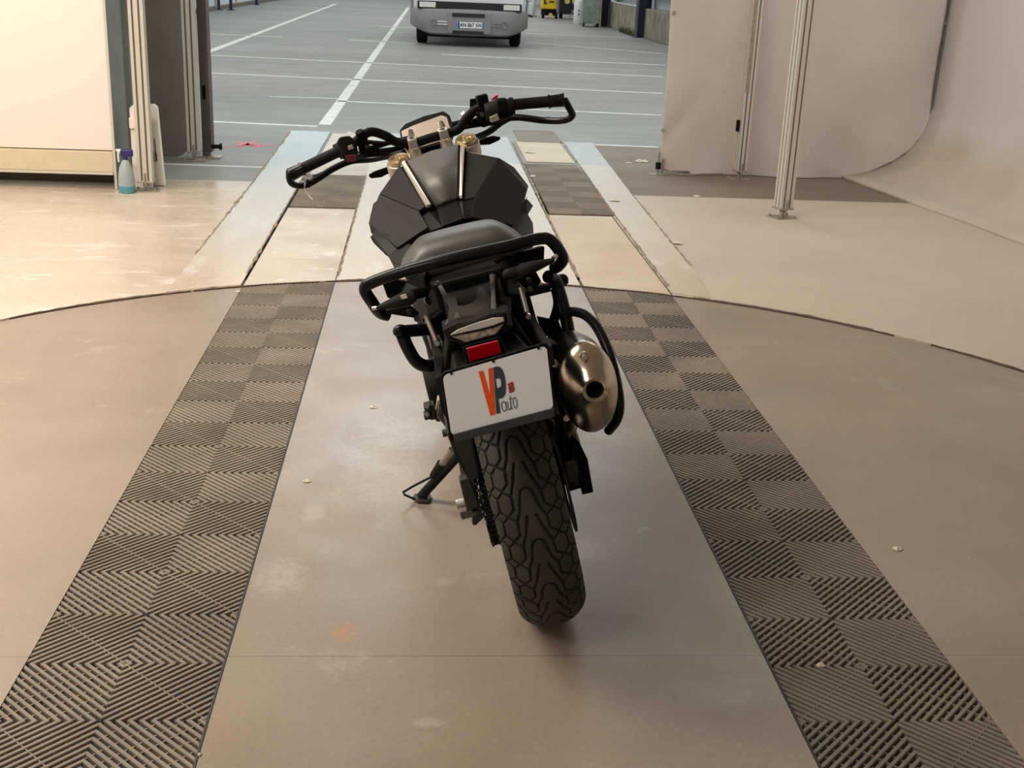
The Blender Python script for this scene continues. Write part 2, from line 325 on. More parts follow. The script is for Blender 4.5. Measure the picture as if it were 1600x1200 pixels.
def grid_mat(name, x0, x1, ystart, ntile, label, far=False, ymax=None):
    """interlocking ribbed drainage tiles 0.4 m square, concentric diamond ribs"""
    b = MB(); t = (x1-x0); hq = t/2; k = hq/9.0; d = k*0.275; zt, zb = 0.0, -0.0145
    for i in range(ntile):
        cx = (x0+x1)/2; cy = ystart+t*i
        for sx in (-1, 1):
            for sy in (-1, 1):
                for j in range(0, 18):
                    c = (j+0.5)*k
                    lo, hi = c-d, c+d
                    def ends(v):
                        return ((v, 0.0), (0.0, v)) if v <= hq else ((hq, v-hq), (v-hq, hq))
                    (a1, a2), (b1, b2) = ends(max(lo, 0.0)), ends(min(hi, 2*hq-0.0005))
                    e = [a1, b1, b2, a2]
                    q = [(cx+sx*u, cy+sy*v) for u, v in e]
                    ins = [(cx+sx*(u+(0.0012 if n_ in (0, 3) else -0.0012)*0.7), cy+sy*(v+(0.0012 if n_ in (0, 3) else -0.0012)*0.7)) for n_, (u, v) in enumerate(e)]
                    V = [(x, y, zb) for x, y in q]+[(x, y, zt-0.0015) for x, y in q]+[(x, y, zt) for x, y in ins]
                    b.add(V, [(4, 5, 1, 0), (5, 6, 2, 1), (6, 7, 3, 2), (7, 4, 0, 3), (8, 9, 5, 4), (9, 10, 6, 5), (10, 11, 7, 6), (11, 8, 4, 7), (11, 10, 9, 8)])
                # cross ribs that carry the bars
                for off in (-0.14, -0.09, -0.045, 0.0, 0.045, 0.09, 0.14):
                    wv = 0.0018; top = -0.001 if off == 0 else -0.0045
                    u0, v0 = (max(0, off), max(0, -off)); ln = hq-max(abs(off), 0)
                    q = [(u0-wv, v0+wv), (u0+wv, v0-wv), (u0+ln+wv, v0+ln-wv), (u0+ln-wv, v0+ln+wv)]
                    q = [(min(max(u, 0), hq), min(max(v, 0), hq)) for u, v in q]
                    q = [(cx+sx*u, cy+sy*v) for u, v in q]
                    V = [(x, y, zb) for x, y in q]+[(x, y, top) for x, y in q]
                    b.add(V, [(4, 5, 6, 7), (0, 1, 5, 4), (1, 2, 6, 5), (2, 3, 7, 6), (3, 0, 4, 7)])
    me = b.build(name, M['ribs2'] if far else M['ribs'])
    return tag(me, label, 'drainage mat', 'ribbed grid mats in the wheel channels')
grid_mat('drainage_mat', LX0, LX1, 1.426, 11, 'long ribbed plastic grid mat in the turntable, left of the motorcycle')
grid_mat('drainage_mat', RX0, RX1, 1.408, 11, 'long ribbed plastic grid mat in the turntable, right of the motorcycle')

# ---- studio floor outside the turntable
RI = DR+0.012
TOP = 0.007
def outer(name, x0, x1, ytop, m_, jag=0.018, top=TOP, seed=1, extra=None):
    a = arc_pts(RI, x0, x1, jag, 260, seed)
    poly = [(x0, ytop), *([] if not extra else extra), (x1, ytop)] + a[::-1]
    return slab(name, poly, top, 0.024, m_, kind='structure')
crust = slab('floor', arc_pts(RI+0.10, -2.3, 2.68, 0, 200)+arc_pts(RI-0.007, -2.3, 2.68, 0.012, 500, 9)[::-1], 0.0045, 0.012, M['crust'], kind='structure')
outer('floor', -2.35, LX0-0.008, 8.2, M['cream'], seed=2)
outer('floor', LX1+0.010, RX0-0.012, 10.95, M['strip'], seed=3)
outer('floor', RX1+0.006, 2.70, 8.08, M['creamR'], seed=4)
slab('floor', [(-6, -3), (-2.35, -3), (-2.35, 8.2), (-6, 8.2)], TOP, 0.02, M['cream'], kind='structure')
slab('floor', [(2.70, -3), (7, -3), (7, 8.08), (2.70, 8.08)], TOP, 0.02, M['creamR'], kind='structure')
slab('floor', [(-2.35, -3), (2.7, -3), (2.7, 0.4), (-2.35, 0.4)], TOP, 0.02, M['creamR'], kind='structure')
# raised side strips beside the channels
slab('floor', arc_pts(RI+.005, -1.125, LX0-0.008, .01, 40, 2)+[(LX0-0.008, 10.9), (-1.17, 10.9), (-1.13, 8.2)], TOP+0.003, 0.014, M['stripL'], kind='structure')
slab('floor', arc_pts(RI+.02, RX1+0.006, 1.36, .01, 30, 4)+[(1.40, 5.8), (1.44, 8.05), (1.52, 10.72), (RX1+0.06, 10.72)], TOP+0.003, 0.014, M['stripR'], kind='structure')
slab('floor', [(1.43, 8.081), (4.1, 8.081), (4.1, 10.58), (1.52, 10.58)], 0.003, 0.01, M['brown'], kind='structure')
def dirt_line(pts, wd, m_, top=TOP+0.0042, seed=0):
    b = MB(); k = 0
    for (x0, y0), (x1, y1) in zip(pts[:-1], pts[1:]):
        n = max(2, int(math.hypot(x1-x0, y1-y0)/0.03)); A, B = [], []
        for i in range(n+1):
            t = i/n; x, y = x0+(x1-x0)*t, y0+(y1-y0)*t; q = wd*(0.25+1.2*abs(noise.noise(Vector((y*6, seed, 1)))))
            o_ = 0.25*wd*noise.noise(Vector((y*11, seed, 5))); A.append((x-q/2+o_, y)); B.append((x+q/2+o_, y))
        b.prism([(x, y, top-0.006) for x, y in A+B[::-1]], (0, 0, 0.006))
    o = b.build('floor', m_); o['kind'] = 'structure'; return o
M['dirt'] = mat('brown_floor_dirt', (0.33, 0.26, 0.19), 0.9, n=0.4, nscale=25)
dirt_line([(-1.165, 10.85), (-1.135, 8.2), (-1.13, 6.0)], 0.030, M['dirt'], seed=1)
dirt_line([(LX0-0.012, 8.9), (LX0-0.012, 5.62)], 0.022, M['dirt'], seed=2)
dirt_line([(RX0+0.02, 10.6), (RX0-0.004, 7.3), (RX0-0.004, 5.7)], 0.026, M['dirt'], seed=3)
dirt_line([(RX1+0.07, 10.7), (RX1+0.02, 7.3), (RX1+0.012, 5.55)], 0.020, M['dirt'], seed=4)
dirt_line([(1.525, 10.6), (1.445, 8.05), (1.405, 6.0)], 0.022, M['dirt'], seed=5)
dirt_line([(LX1+0.012, 8.6), (LX1+0.012, 5.62)], 0.018, M['dirt'], seed=6)
# channel covers beyond the turntable
def plate_slab(name, x0, x1, y0, y1, m_, label, arc=False, seed=0):
    poly = ([(x0, y1), (x1, y1)] + arc_pts(RI, x0, x1, 0.01, 40, seed)[::-1]) if arc else [(x0, y0), (x1, y0), (x1, y1), (x0, y1)]
    return tag(slab(name, poly, 0.0062, 0.0050, m_), label, 'cover plate')
plate_slab('cover_plate', LX0+0.004, LX1+0.004, 0, 7.31, M['plateL'], 'scuffed whitish plate in the left channel, between the two mats', True, 2)
plate_slab('cover_plate', RX0+0.004, RX1-0.004, 0, 7.30, M['plateR'], 'cream plate in the right channel with grey scuffs, nearest the turntable', True, 4)
plate_slab('cover_plate', LX0+0.02, LX1+0.01, 8.56, 10.85, M['plateL'], 'pale plate beyond the far mat in the left channel, behind the handlebar grip')
plate_slab('cover_plate', RX0+0.05, RX1+0.03, 9.50, 10.66, M['plateR'], 'short cream plate in the right channel beyond the checkered mat')
plate_slab('cover_plate', RX0+0.08, RX1+0.06, 10.68, 11.5, M['brown'], 'thin brown plate at the far end of the right channel on the grey floor')
def flat_mat(x0, x1, y0, y1, n, label):
    h = (y1-y0)/n; o = grid_mat('drainage_mat', x0, x1, y0+(x1-x0)/2, max(1, round((y1-y0)/(x1-x0))), label, True)
    return o
o = flat_mat(LX0+0.01, LX1+0.01, 7.33, 8.54, 6, 'small ribbed grid mat in the left channel beyond the whitish plate'); o.location.z = 0.012
o = flat_mat(RX0+0.02, RX1+0.02, 7.32, 9.48, 10, 'checkered ribbed grid mat in the right channel between two cream plates'); o.location.z = 0.012

# ---- painted lines on the hall floor
def gline(a, b, wd, ext=0.0, parent=hall, m_='line', z=0.0015):
    A = G(*a); B = G(*b); d = (B-A).normalized(); A = A-d*ext; B = B+d*ext; n = Vector((-d.y, d.x, 0))*wd/2
    o = MB().prism([(p.x, p.y, 0) for p in (A-n, B-n, B+n, A+n)], (0, 0, z)).build('painted_line', M[m_], parent)
    return o
for a, b, wd in (((327, 190), (495, 197.5), .09), ((325, 114), (1036, 146), .10), ((322, 86), (1036, 120), .10), ((527, 158), (1033, 180), .08),
                 ((420, 151), (530, 154), .05), ((323, 82), (525, 6), .13), ((507, 195), (638, 12), .115), ((250, 256), (420, 262), .05),
                 ((690, 85), (1040, 102), .12), ((925, 226), (1028, 230), .06), ((545, 62.5), (660, 68), .13), ((820, 52), (1010, 60), .10), ((822, 36), (985, 43), .10),
                 ((822, 66), (1036, 84), .10), ((330, 53), (440, 58), .10), ((820, 26), (920, 30), .12), ((860, 226), (925, 226), .03), ((590, 41), (650, 44), .12)):
    gline(a, b, wd)
gline((330, 231), (438, 226), 0.02, m_='pink'); gline((372, 222), (405, 230), 0.06, m_='pink'); gline((400, 221), (374, 230), 0.035, m_='pink'); gline((368, 227), (410, 226), 0.03, m_='pink')

# ---- studio shell: cyclorama cove on the right, walls, ceiling
prof = [(3.27, 0.000), (3.40, 0.012), (3.53, 0.045), (3.66, 0.11), (3.76, 0.19), (3.84, 0.30), (3.89, 0.42), (3.92, 0.58), (3.93, 0.9), (3.94, 1.4), (3.95, 3.3)]
b = MB(); rows = []
ys = [9.15, 8.8, 8.4, 7.9, 7.4, 6.9, 6.3, 5.6, 4.6, 3.0, 1.0, -1.0, -3.0]
for y in ys:
    dx = 0.135*(9.06-y) if y > 5 else 0.135*4.06+0.05*(5-y)
    rows.append([Vector((x+dx+0.02*noise.noise(Vector((x*3, y*2, z*2))), y, z+(0.012*noise.noise(Vector((x*7, y*4, 5))) if 0.02 < z < 1 else 0))) for x, z in prof])
n = len(prof); V = [p for r in rows for p in r]; F = [(i*n+j, i*n+j+1, (i+1)*n+j+1, (i+1)*n+j) for i in range(len(rows)-1) for j in range(n-1)]
o = MB().add(V, F).build('wall_right', M['cyc'], smooth=60, solid=0.03); o['kind'] = 'structure'
def wall(name, c, d, m_): o = MB().box(c, d).build(name, m_); o['kind'] = 'structure'; return o
wall('wall_back', (0.3, -3.05, 1.65), (9.6, 0.1, 3.3), M['wallp'])
wall('wall_left', (-4.45, 2.4, 1.65), (0.1, 10.8, 3.3), M['wallp'])
wall('ceiling', (0.3, 2.9, 3.35), (9.6, 12.6, 0.08), M['wallp'])
wall('wall_far', (-3.1, 9.7, 1.65), (2.7, 0.06, 3.3), M['tarpg'])
wall('wall_far', (3.2, 9.42, 1.65), (2.6, 0.06, 3.3), M['tarpg'])  # dark panel added behind the tarpaulin to block hall light leaking under it

# ---- right tarpaulin curtain
def bottom_z(x):
    if x < 1.86: return 0.03
    if x < 2.05: return 0.03
    if x < 3.38: return 0.008
    return float(np.interp(x, [3.38, 3.53, 3.66, 3.76, 3.84, 3.885], [0.02, 0.09, 0.16, 0.25, 0.36, 0.5]))
b = MB(); nx, nz = 110, 90; V = []; F = []
for i in range(nx+1):
    x = 1.825+(3.885-1.825)*i/nx; zb = bottom_z(x)
    for j in range(nz+1):
        s = (j/nz)**1.6; z = zb+(3.25-zb)*s
        fold = 0.030*math.sin(x*6.0+0.8*z)*math.exp(-((x-2.6)/1.2)**2)+0.030*noise.noise(Vector((x*1.6, z*1.1, 1)))+0.012*noise.noise(Vector((x*5+z*3, z*2, 4)))
        # diagonal pull from the lower left eyelet
        dd = (z-0.27)-(x-1.86)*1.3; fold += 0.014*math.exp(-(dd/0.11)**2)*math.exp(-(x-1.86)/0.28)
        dd = (z-0.20)-(x-3.2)*0.9; fold += 0.009*math.exp(-(dd/0.22)**2)*(1 if x > 2.5 else 0)*min(1, (x-2.5))
        fold += 0.05*math.exp(-(z-zb)/0.07)*noise.noise(Vector((x*3.0, 0, 8)))
        V.append((x-0.016*z*(1-i/nx), 9.10+fold, z))
for i in range(nx):
    for j in range(nz):
        a = i*(nz+1)+j; F.append((a, a+nz+1, a+nz+2, a+1))
tp = MB().add(V, F).build('tarpaulin_curtain', M['tarp'], smooth=60, solid=0.004)
tag(tp, 'large beige tarpaulin curtain hanging at the right of the doorway', 'curtain')
for (px, py) in ((1053, 20), (1035, 203), (1478, 36), (1459, 167)):
    p = W(px, py, 9.085); MB().lathe([(0.004, 0), (0.012, 0), (0.013, -0.004), (0.011, -0.007), (0.004, -0.006)], (p.x, 9.085, p.z), (0, 1, 0), 16).build('eyelet', M['steel'], tp, smooth=40)
p = W(1490, 0, 9.06)
MB().tube([(3.885, 9.08, 0.52), (3.90, 9.08, 1.2), (3.92, 9.08, 3.2)], 0.004, 6).build('edge_cord', M['aludark'], tp)
MB().tube([(1.835, 9.09, 0.05), (1.93, 9.06, 0.015), (2.0, 9.02, 0.012), (2.2, 9.05, 0.02), (2.3, 9.03, 0.03)], 0.006, 6).build('ground_rope', M['steel'], tp)

# ---- aluminium posts
def post(name, x, y, wd, hgt, label, yawd=0, slots=True, base=0.16, lean=0):
    r = empty(name, (x, y, 0), label, 'post', 'white aluminium posts of the studio frame'); r.rotation_euler = (0, 0, R_(yawd))
    z0 = 0.075; h = wd/2; g = 0.006; dp = 0.010
    pts = []
    for q in range(4):
        a = q*math.pi/2; ca, sa = math.cos(a), math.sin(a)
        loc = [(-h, -h)]
        for gx in (-wd*0.22, wd*0.22): loc += [(gx-g, -h), (gx-g, -h+dp), (gx+g, -h+dp), (gx+g, -h)]
        pts += [(u*ca-v*sa, u*sa+v*ca) for u, v in loc]
    MB().prism([(u, v, z0) for u, v in pts], (0, 0, hgt-z0)).build('profile_post', M['alu'], r, bevel=0)
    bb = MB()
    for q in range(4):
        a = q*math.pi/2; R = rz(a)
        for gx in (-wd*0.22, wd*0.22):
            bb.box(R @ Vector((gx, -h+dp-0.001, (hgt+z0)/2)), (2*g-0.001, 0.004, hgt-z0-0.01), R)
    bb.build('slot_strip', M['aludark'], r)
    MB().box((0, 0, z0-0.006), (wd*1.15, wd*1.15, 0.012)).build('foot_flange', M['steel'], r, bevel=0.002)
    MB().cyl((0, 0, 0.008), (0, 0, z0-0.01), 0.013).cyl((0, 0, 0.035), (0, 0, 0.05), 0.02, 6).cyl((0, -wd*0.52, z0-0.03), (0, -wd*0.52, z0+0.05), 0.007, 8).build('levelling_screw', M['steel'], r, smooth=40)
    o = MB().box((0, 0, 0.006), (base, base*0.8, 0.012), rz(R_(8))).build('base_plate', M['steel'], r, bevel=0.002)
    for sx in (-1, 1):
        for sy in (-1, 1): MB().cyl((sx*base*0.38, sy*base*0.3, 0.011), (sx*base*0.38, sy*base*0.3, 0.024), 0.009, 6).build('anchor_bolt', M['steel'], r)
    return r
post('aluminium_post', -1.745, 7.74, 0.088, 3.3, 'nearer white aluminium post on the left, beside the spray bottle', 3)
post('aluminium_post', 2.30, 7.42, 0.088, 3.3, 'nearest white aluminium post on the right, standing clear of the tarpaulin', 14)
post('aluminium_post', -1.685, 9.08, 0.088, 3.3, 'farther white aluminium post on the left, at the edge of the doorway', 3)
r = post('aluminium_post', 2.40, 8.93, 0.075, 3.3, 'white aluminium post standing close in front of the beige tarpaulin', 10)
MB().box((-0.052, 0.0, 0.405), (0.018, 0.03, 0.085)).build('black_latch', M['plastic'], r, bevel=0.004)
MB().box((-0.022, -0.035, 1.75), (0.030, 0.012, 2.2)).build('grey_rail', M['steel'], r)

# left tarpaulin and door jamb
b = MB(); nx, nz = 40, 50; V = []; F = []
for i in range(nx+1):
    for j in range(nz+1):
        u = i/nx; x = -2.35+u*0.63; s = (j/nz)**1.5
        zb = 0.006+0.12*max(0, (u-0.80)/0.20)**2; z = zb+(3.2-zb)*s
        V.append((x-0.01*z*0+0.0, 9.22+0.03*noise.noise(Vector((x*5, z*1.6, 2)))+0.02*math.sin(x*14+z*2)+0.02*math.exp(-(z-zb)/0.1)*noise.noise(Vector((x*9, 1, 1))), z))
for i in range(nx):
    for j in range(nz): a = i*(nz+1)+j; F.append((a, a+nz+1, a+nz+2, a+1))
tag(MB().add(V, F).build('tarpaulin_curtain', M['tarpg'], smooth=60, solid=0.004), 'dark grey tarpaulin hanging between the two posts left of the doorway', 'curtain')
jb = empty('door_jamb', (-1.605, 9.3, 0), 'dark brown steel door jamb at the left edge of the doorway', 'door jamb')
MB().box((-0.032, 0.02, 1.65), (0.050, 0.08, 3.3)).build('jamb_channel', M['aludark'], jb, bevel=0.003)
MB().box((0.006, 0, 1.66), (0.028, 0.14, 3.24)).build('jamb_edge', M['woodbr'], jb, bevel=0.003)
MB().box((-0.01, -0.05, 0.006), (0.20, 0.14, 0.012)).build('jamb_plate', M['steel'], jb)
MB().cyl((0.02, -0.09, 0.09), (0.10, -0.09, 0.09), 0.016, 10).cyl((0.085, -0.09, 0.09), (0.10, -0.09, 0.09), 0.026, 10).build('bolt_stub', M['rubber'], jb)
MB().box((-0.026, -0.03, 0.48), (0.020, 0.03, 0.10)).build('latch', M['plastic'], jb, bevel=0.003)

# ---- white light-box wall unit on the left
lb = empty('display_cabinet', (-2.9, 7.9, 0), 'big white smooth-fronted cabinet unit at the left, raised on a brown plinth', 'cabinet')
def in_lb(o): o.parent = lb; o.matrix_parent_inverse = Matrix.Translation((2.9, -7.9, 0)); return o
in_lb(MB().box((-3.148, 7.80, 1.69), (2.40, 0.05, 2.88)).build('white_front', M['lightbox'], bevel=0.004))
in_lb(MB().box((-3.148, 7.785, 0.180), (2.40, 0.07, 0.128)).build('cream_sill', M['creamst'], bevel=0.004))
in_lb(MB().box((-3.148, 7.775, 0.108), (2.40, 0.085, 0.014)).build('bottom_rail', M['alu'], bevel=0.002))
in_lb(MB().box((-3.17, 8.05, 0.055), (2.36, 0.10, 0.11)).build('plinth', M['woodbr']))
in_lb(MB().box((-1.940, 7.98, 1.60), (0.014, 0.44, 3.18)).build('side_panel', [M['greygreen']], bevel=0.003))
in_lb(MB().box((-1.940, 7.756, 1.60), (0.016, 0.006, 3.18)).build('edge_band', M['alu']))
in_lb(MB().box((-1.925, 8.17, 1.6), (0.05, 0.02, 3.1)).build('rear_channel', M['greygreen']))

# leaning white boards behind the left post
def board(name, x, y, wd, h, th, tilt, yawd, label, marks=False, grip=False):
    r = empty(name, (x, y, 0.008), label, 'board'); r.rotation_euler = (R_(-tilt), 0, R_(yawd))
    P = [(-wd/2, 0), (wd/2, 0), (wd/2, h-0.02), (wd/2-0.02, h), (-wd/2+0.02, h), (-wd/2, h-0.02)]
    MB().prism([(u, 0, v) for u, v in P], (0, th, 0)).build('panel', M['lightbox'], r, bevel=0.004)
    if marks: r.rotation_euler.y = R_(-4)
    if grip: MB().box((-wd/2+0.02, -0.008, h-0.11), (0.045, 0.03, 0.07)).build('grip', M['lightbox'], r, bevel=0.006)
    if marks:
        MB().box((wd/2-0.035, -0.001, h*0.36), (0.012, 0.003, 0.06)).build('red_mark', M['rust'], r)
        MB().box((wd/2-0.035, -0.001, h*0.50), (0.007, 0.003, 0.09)).box((wd/2-0.050, -0.001, h*0.36), (0.006, 0.003, 0.07)).build('grey_mark', M['aludark'], r)
    return r
board('plastic_board', -1.79, 7.83, 0.12, 0.52, 0.03, 3, 3, 'white plastic board with a raised grip leaning behind the left post', grip=True)
board('plastic_board', -1.735, 7.92, 0.13, 0.52, 0.03, 3, -12, 'white plastic board with red and grey marks leaning right of the left post', marks=True)

# spray bottle
p = G(200, 298); sbt = empty('spray_bottle', (-1.85, 7.66, 0.0075), 'spray bottle of blue liquid with a dark blue trigger head beside the left post', 'spray bottle')
MB().lathe([(0.001, 0), (0.045, 0.0), (0.050, 0.008), (0.051, 0.045)], (0, 0, 0), (0, 0, 1), 28).build('blue_liquid', M['fluid'], sbt, smooth=40)
MB().lathe([(0.051, 0.045), (0.049, 0.10), (0.038, 0.16), (0.022, 0.195), (0.016, 0.205), (0.001, 0.206)], (0, 0, 0), (0, 0, 1), 28).build('bottle_body', M['hdpe'], sbt, smooth=40)
MB().cyl((0, 0, 0.203), (0, 0, 0.222), 0.018).box((0.012, 0, 0.248), (0.075, 0.028, 0.045)).build('trigger_head', M['bluecap'], sbt, bevel=0.008)
MB().tube([(-0.030, 0, 0.262), (-0.040, 0, 0.235), (-0.040, 0, 0.190)], [0.010, 0.008, 0.005], 10).cyl((-0.02, 0, 0.262), (-0.052, 0, 0.262), 0.009).build('trigger', M['lightbox'], sbt, smooth=40)

# floor bolt beside the beige tarpaulin
fb = empty('floor_clamp', (1.80, 9.06, 0.0), 'black and silver clamp on the floor at the lower left corner of the beige tarpaulin', 'clamp')
MB().cyl((0, 0, 0.045), (0, 0, 0.095), 0.021).build('black_collar', M['rubber'], fb, smooth=40)
MB().cyl((0, 0, 0.0), (0, 0, 0.17), 0.010).box((0, 0, 0.003), (0.12, 0.07, 0.006)).box((0.035, 0.02, 0.06), (0.02, 0.03, 0.12)).build('clamp_base', M['steel'], fb)

# ---- paint flakes and crumbs
def flake(px, py, s, label, z=0.0, cat='paint flake', m_='chip'):
    p = G(px, py, z); b = MB(); n = 9; a0 = random.random()*6
    ring = [(s*(0.6+0.5*random.random())*math.cos(a0+k*2*math.pi/n), s*(0.5+0.5*random.random())*math.sin(a0+k*2*math.pi/n)) for k in range(n)]
    V = [(u, v, 0.001+0.10*s*random.random()) for u, v in ring]+[(u*0.5, v*0.5, 0.003+0.35*s*random.random()) for u, v in ring]+[(0, 0, 0.25*s+0.003)]
    F = [(k, (k+1) % n, n+(k+1) % n, n+k) for k in range(n)]+[(n+k, n+(k+1) % n, 2*n) for k in range(n)]+[tuple(range(n-1, -1, -1))]
    o = b.add(V, F).build('paint_flake', M[m_]); o.location = (p.x, p.y, z); tag(o, label, cat, 'loose paint flakes on the floor'); return o
for px, py, s, l, z in ((583, 637, .016, 'white crumb of paint on the turntable left of the number plate', 0), (480, 752, .013, 'white crumb of paint on the turntable beside the left mat', 0),
    (1403, 858, .017, 'curled white paint flake on the turntable at the right', 0), (1281, 1040, .012, 'yellowish crumb lying on the right ribbed mat', 0),
    (1057, 380, .035, 'grey-white flake on the strip right of the right channel', .012), (1003, 253, .055, 'largest white flake near the clamp of the beige tarpaulin', .003), (961, 314, .04, 'white flake beside the checkered far mat', .012),
    (982, 255, .03, 'small pale flake left of the largest white flake', .003), (829, 238, .05, 'pale lump at the left edge of the short cream plate', .008),
    (1088, 307, .035, 'pale flake on the brown floor before the tarpaulin', .003), (372, 456, .018, 'pale crumb at the far corner of the left ribbed mat', 0),
    (545, 209, .05, 'white lump where the thick white line meets the blue strip', 0), (833, 276, .03, 'pale crumb at the left edge of the checkered far mat', .012), (312, 1180, .006, 'tiny yellow crumb at the bottom of the left mat', 0)):
    flake(px, py, s, l, z)

# ================================================================== HALL BACKGROUND
# right side: low concrete wall bays, navy columns, sheeting, rail
def ground_x(y): return 5.50
wl = empty('low_wall', (5.6, 30, 0), 'weathered low concrete wall with pale sheeting and a rusty rail, behind the navy columns', 'wall')
def in_wl(o): o.parent = wl; o.matrix_parent_inverse = Matrix.Translation((-5.6, -30, 0)); return o
in_wl(MB().box((5.72, 25.2, 0.36), (0.30, 12.2, 0.72)).build('concrete_bay', M['conc'], bevel=0.02))
in_wl(MB().box((5.72, 34.8, 0.36), (0.30, 5.9, 0.72)).build('concrete_bay', M['conc'], bevel=0.02))
in_wl(MB().box((5.86, 29, 1.6), (0.06, 20, 1.8)).build('pale_sheeting', M['shed']))
in_wl(MB().box((5.68, 25.2, 1.03), (0.16, 12.2, 0.10)).build('rusty_rail', M['rust']))
in_wl(MB().box((5.66, 34.8, 0.98), (0.16, 5.9, 0.12)).build('grey_rail', M['conc']))
in_wl(MB().box((5.60, 34.6, 0.74), (0.08, 5.2, 0.03)).build('white_ledge', M['shed']))
def column(x, y, wd, dp, label):
    r = empty('steel_column', (x, y, 0), label, 'column', 'navy steel columns along the hall wall')
    MB().box((-wd/2+0.03, 0, 1.8), (0.035, dp, 3.6)).box((wd/2-0.03, 0, 1.8), (0.035, dp, 3.6)).box((0, 0, 1.8), (wd-0.07, 0.03, 3.6)).build('profile', M['navy'], r)
    MB().box((0, 0, 0.01), (wd*1.25, dp*1.4, 0.02)).build('base_plate', M['navy'], r)
    return r
column(5.55, 31.4, 0.36, 0.34, 'nearest navy steel column at the right of the hall')
column(5.45, 37.9, 0.40, 0.36, 'navy steel column beside the grey-green cabinet')
# weeds by the wall
b = MB()
for i in range(70):
    x = 5.38+random.random()*0.14; y = 32.0+random.random()*2.6; h = 0.06+random.random()*0.16
    dx, dy = random.uniform(-.06, .06), random.uniform(-.06, .06)
    b.add([(x-0.015, y, 0), (x+0.015, y, 0), (x+dx, y+dy, h), (x, y+0.03, 0)], [(0, 1, 2), (1, 3, 2), (3, 0, 2)])
tag(b.build('weeds', M['weeds']), 'small green weeds growing at the foot of the low concrete wall', 'weeds', kind='stuff')
# cabinet
r = empty('metal_cabinet', (5.02, 37.3, 0), 'scratched grey-green metal cabinet on castors before the far navy column', 'cabinet'); r.rotation_euler = (0, 0, R_(-4))
MB().box((-.04, 0, 0.95), (0.50, 0.8, 1.7)).build('cabinet_body', M['gcab'], r, bevel=0.01)
MB().box((-0.12, -0.405, 0.95), (0.34, 0.02, 1.62)).build('door', M['gcab'], r, bevel=0.004)
MB().box((0.24, -0.35, 0.9), (0.05, 0.12, 1.8)).build('corner_post', M['conc'], r)
for sx in (-0.24, 0.16): MB().cyl((sx-0.02, -0.3, 0.05), (sx+0.02, -0.3, 0.05), 0.05).build('castor', M['rubber'], r)
# white barrel
r = empty('white_drum', (4.82, 38.6, 0), 'white plastic drum standing left of the grey-green cabinet', 'drum')
MB().lathe([(0.01, 0), (0.17, 0), (0.19, 0.03), (0.19, 0.62), (0.16, 0.72), (0.01, 0.74)], (0, 0, 0), (0, 0, 1), 24).build('drum_body', M['vanw'], r, smooth=40)
for z in (0.42, 0.30): MB().box((-0.05, -0.19, z), (0.035, 0.01, 0.05)).build('handle_hole', M['rubber'], r)
# black machine with two round yellow lamps
r = empty('black_machine', (5.08, 43.6, 0), 'tall black machine with two round yellow lamps at the back of the hall', 'machine')
MB().box((0, 0, 1.0), (0.80, 0.7, 1.7), taper=0.95).build('machine_body', M['vanb'], r, bevel=0.03)
for x in (-0.13, 0.13): MB().lathe([(0.001, 0.03), (0.08, 0.03), (0.10, 0.0)], (x, -0.34, 0.58), (0, -1, 0), 20).build('round_lamp', M['lamp'], r)
MB().tube([(-0.05, -0.5, 0.06), (0.15, -0.5, 0.35), (0.42, -0.45, 0.30)], 0.02, 6).tube([(0.0, -0.5, 0.30), (0.2, -0.5, 0.16), (0.3, -0.5, 0.03)], 0.018, 6).build('hose', M['steel'], r)
for x in (-0.3, 0.3):
    for y in (-0.25, 0.25): MB().cyl((x-0.03, y, 0.075), (x+0.03, y, 0.075), 0.075).build('wheel', M['rubber'], r)
# yellow cleaning machine
r = empty('yellow_cleaner', (4.31, 43.4, 0), 'yellow and black wheeled cleaning machine with a green top behind the van', 'machine')
MB().box((0, 0, 0.48), (0.52, 0.6, 0.36), taper=0.92).build('yellow_body', M['yel'], r, bevel=0.04)
MB().box((0.05, 0, 0.76), (0.50, 0.5, 0.20)).build('black_hood', M['vanb'], r, bevel=0.04)
MB().box((0.14, 0, 0.93), (0.40, 0.4, 0.14)).build('green_top', M['grn'], r, bevel=0.03)
MB().box((-0.16, -0.29, 0.55), (0.05, 0.03, 0.16)).box((-0.13, -0.29, 0.49), (0.10, 0.03, 0.04)).build('black_marking', M['vanb'], r)
MB().box((0.08, -0.29, 0.55), (0.16, 0.02, 0.05)).build('black_marking', M['vanb'], r)
MB().box((0.02, 0, 0.2), (0.50, 0.5, 0.22)).build('undercarriage', M['rubber'], r, bevel=0.02)
for x in (-0.2, 0.26): MB().cyl((x-0.04, -0.25, 0.11), (x+0.04, -0.25, 0.11), 0.11).build('wheel', M['rubber'], r, smooth=40)
MB().cyl((0.06, -0.30, 0.11), (0.06, -0.34, 0.11), 0.07).build('hub', M['lamp'], r)
r = empty('white_low_shelf', (3.42, 43.8, 0), 'white low panel with a coiled black hose on the floor behind the van', 'panel')
MB().box((0, 0, 0.28), (0.75, 0.3, 0.38)).build('panel', M['glasspane'], r, bevel=0.02)
MB().tube([(-0.35, -0.3, 0.03), (-0.1, -0.35, 0.10), (0.2, -0.35, 0.06), (0.35, -0.3, 0.02)], 0.03, 8).build('coiled_hose', M['rubber'], r)
r = empty('pipe_stand', (3.86, 44.3, 0), 'pale upright pipe stand left of the yellow cleaning machine', 'stand')
MB().cyl((0, 0, 0.02), (0.0, 0, 2.0), 0.07).build('pipe', M['shed'], r, smooth=40); MB().box((0, 0, 0.02), (0.3, 0.3, 0.04)).build('foot', M['steel'], r)

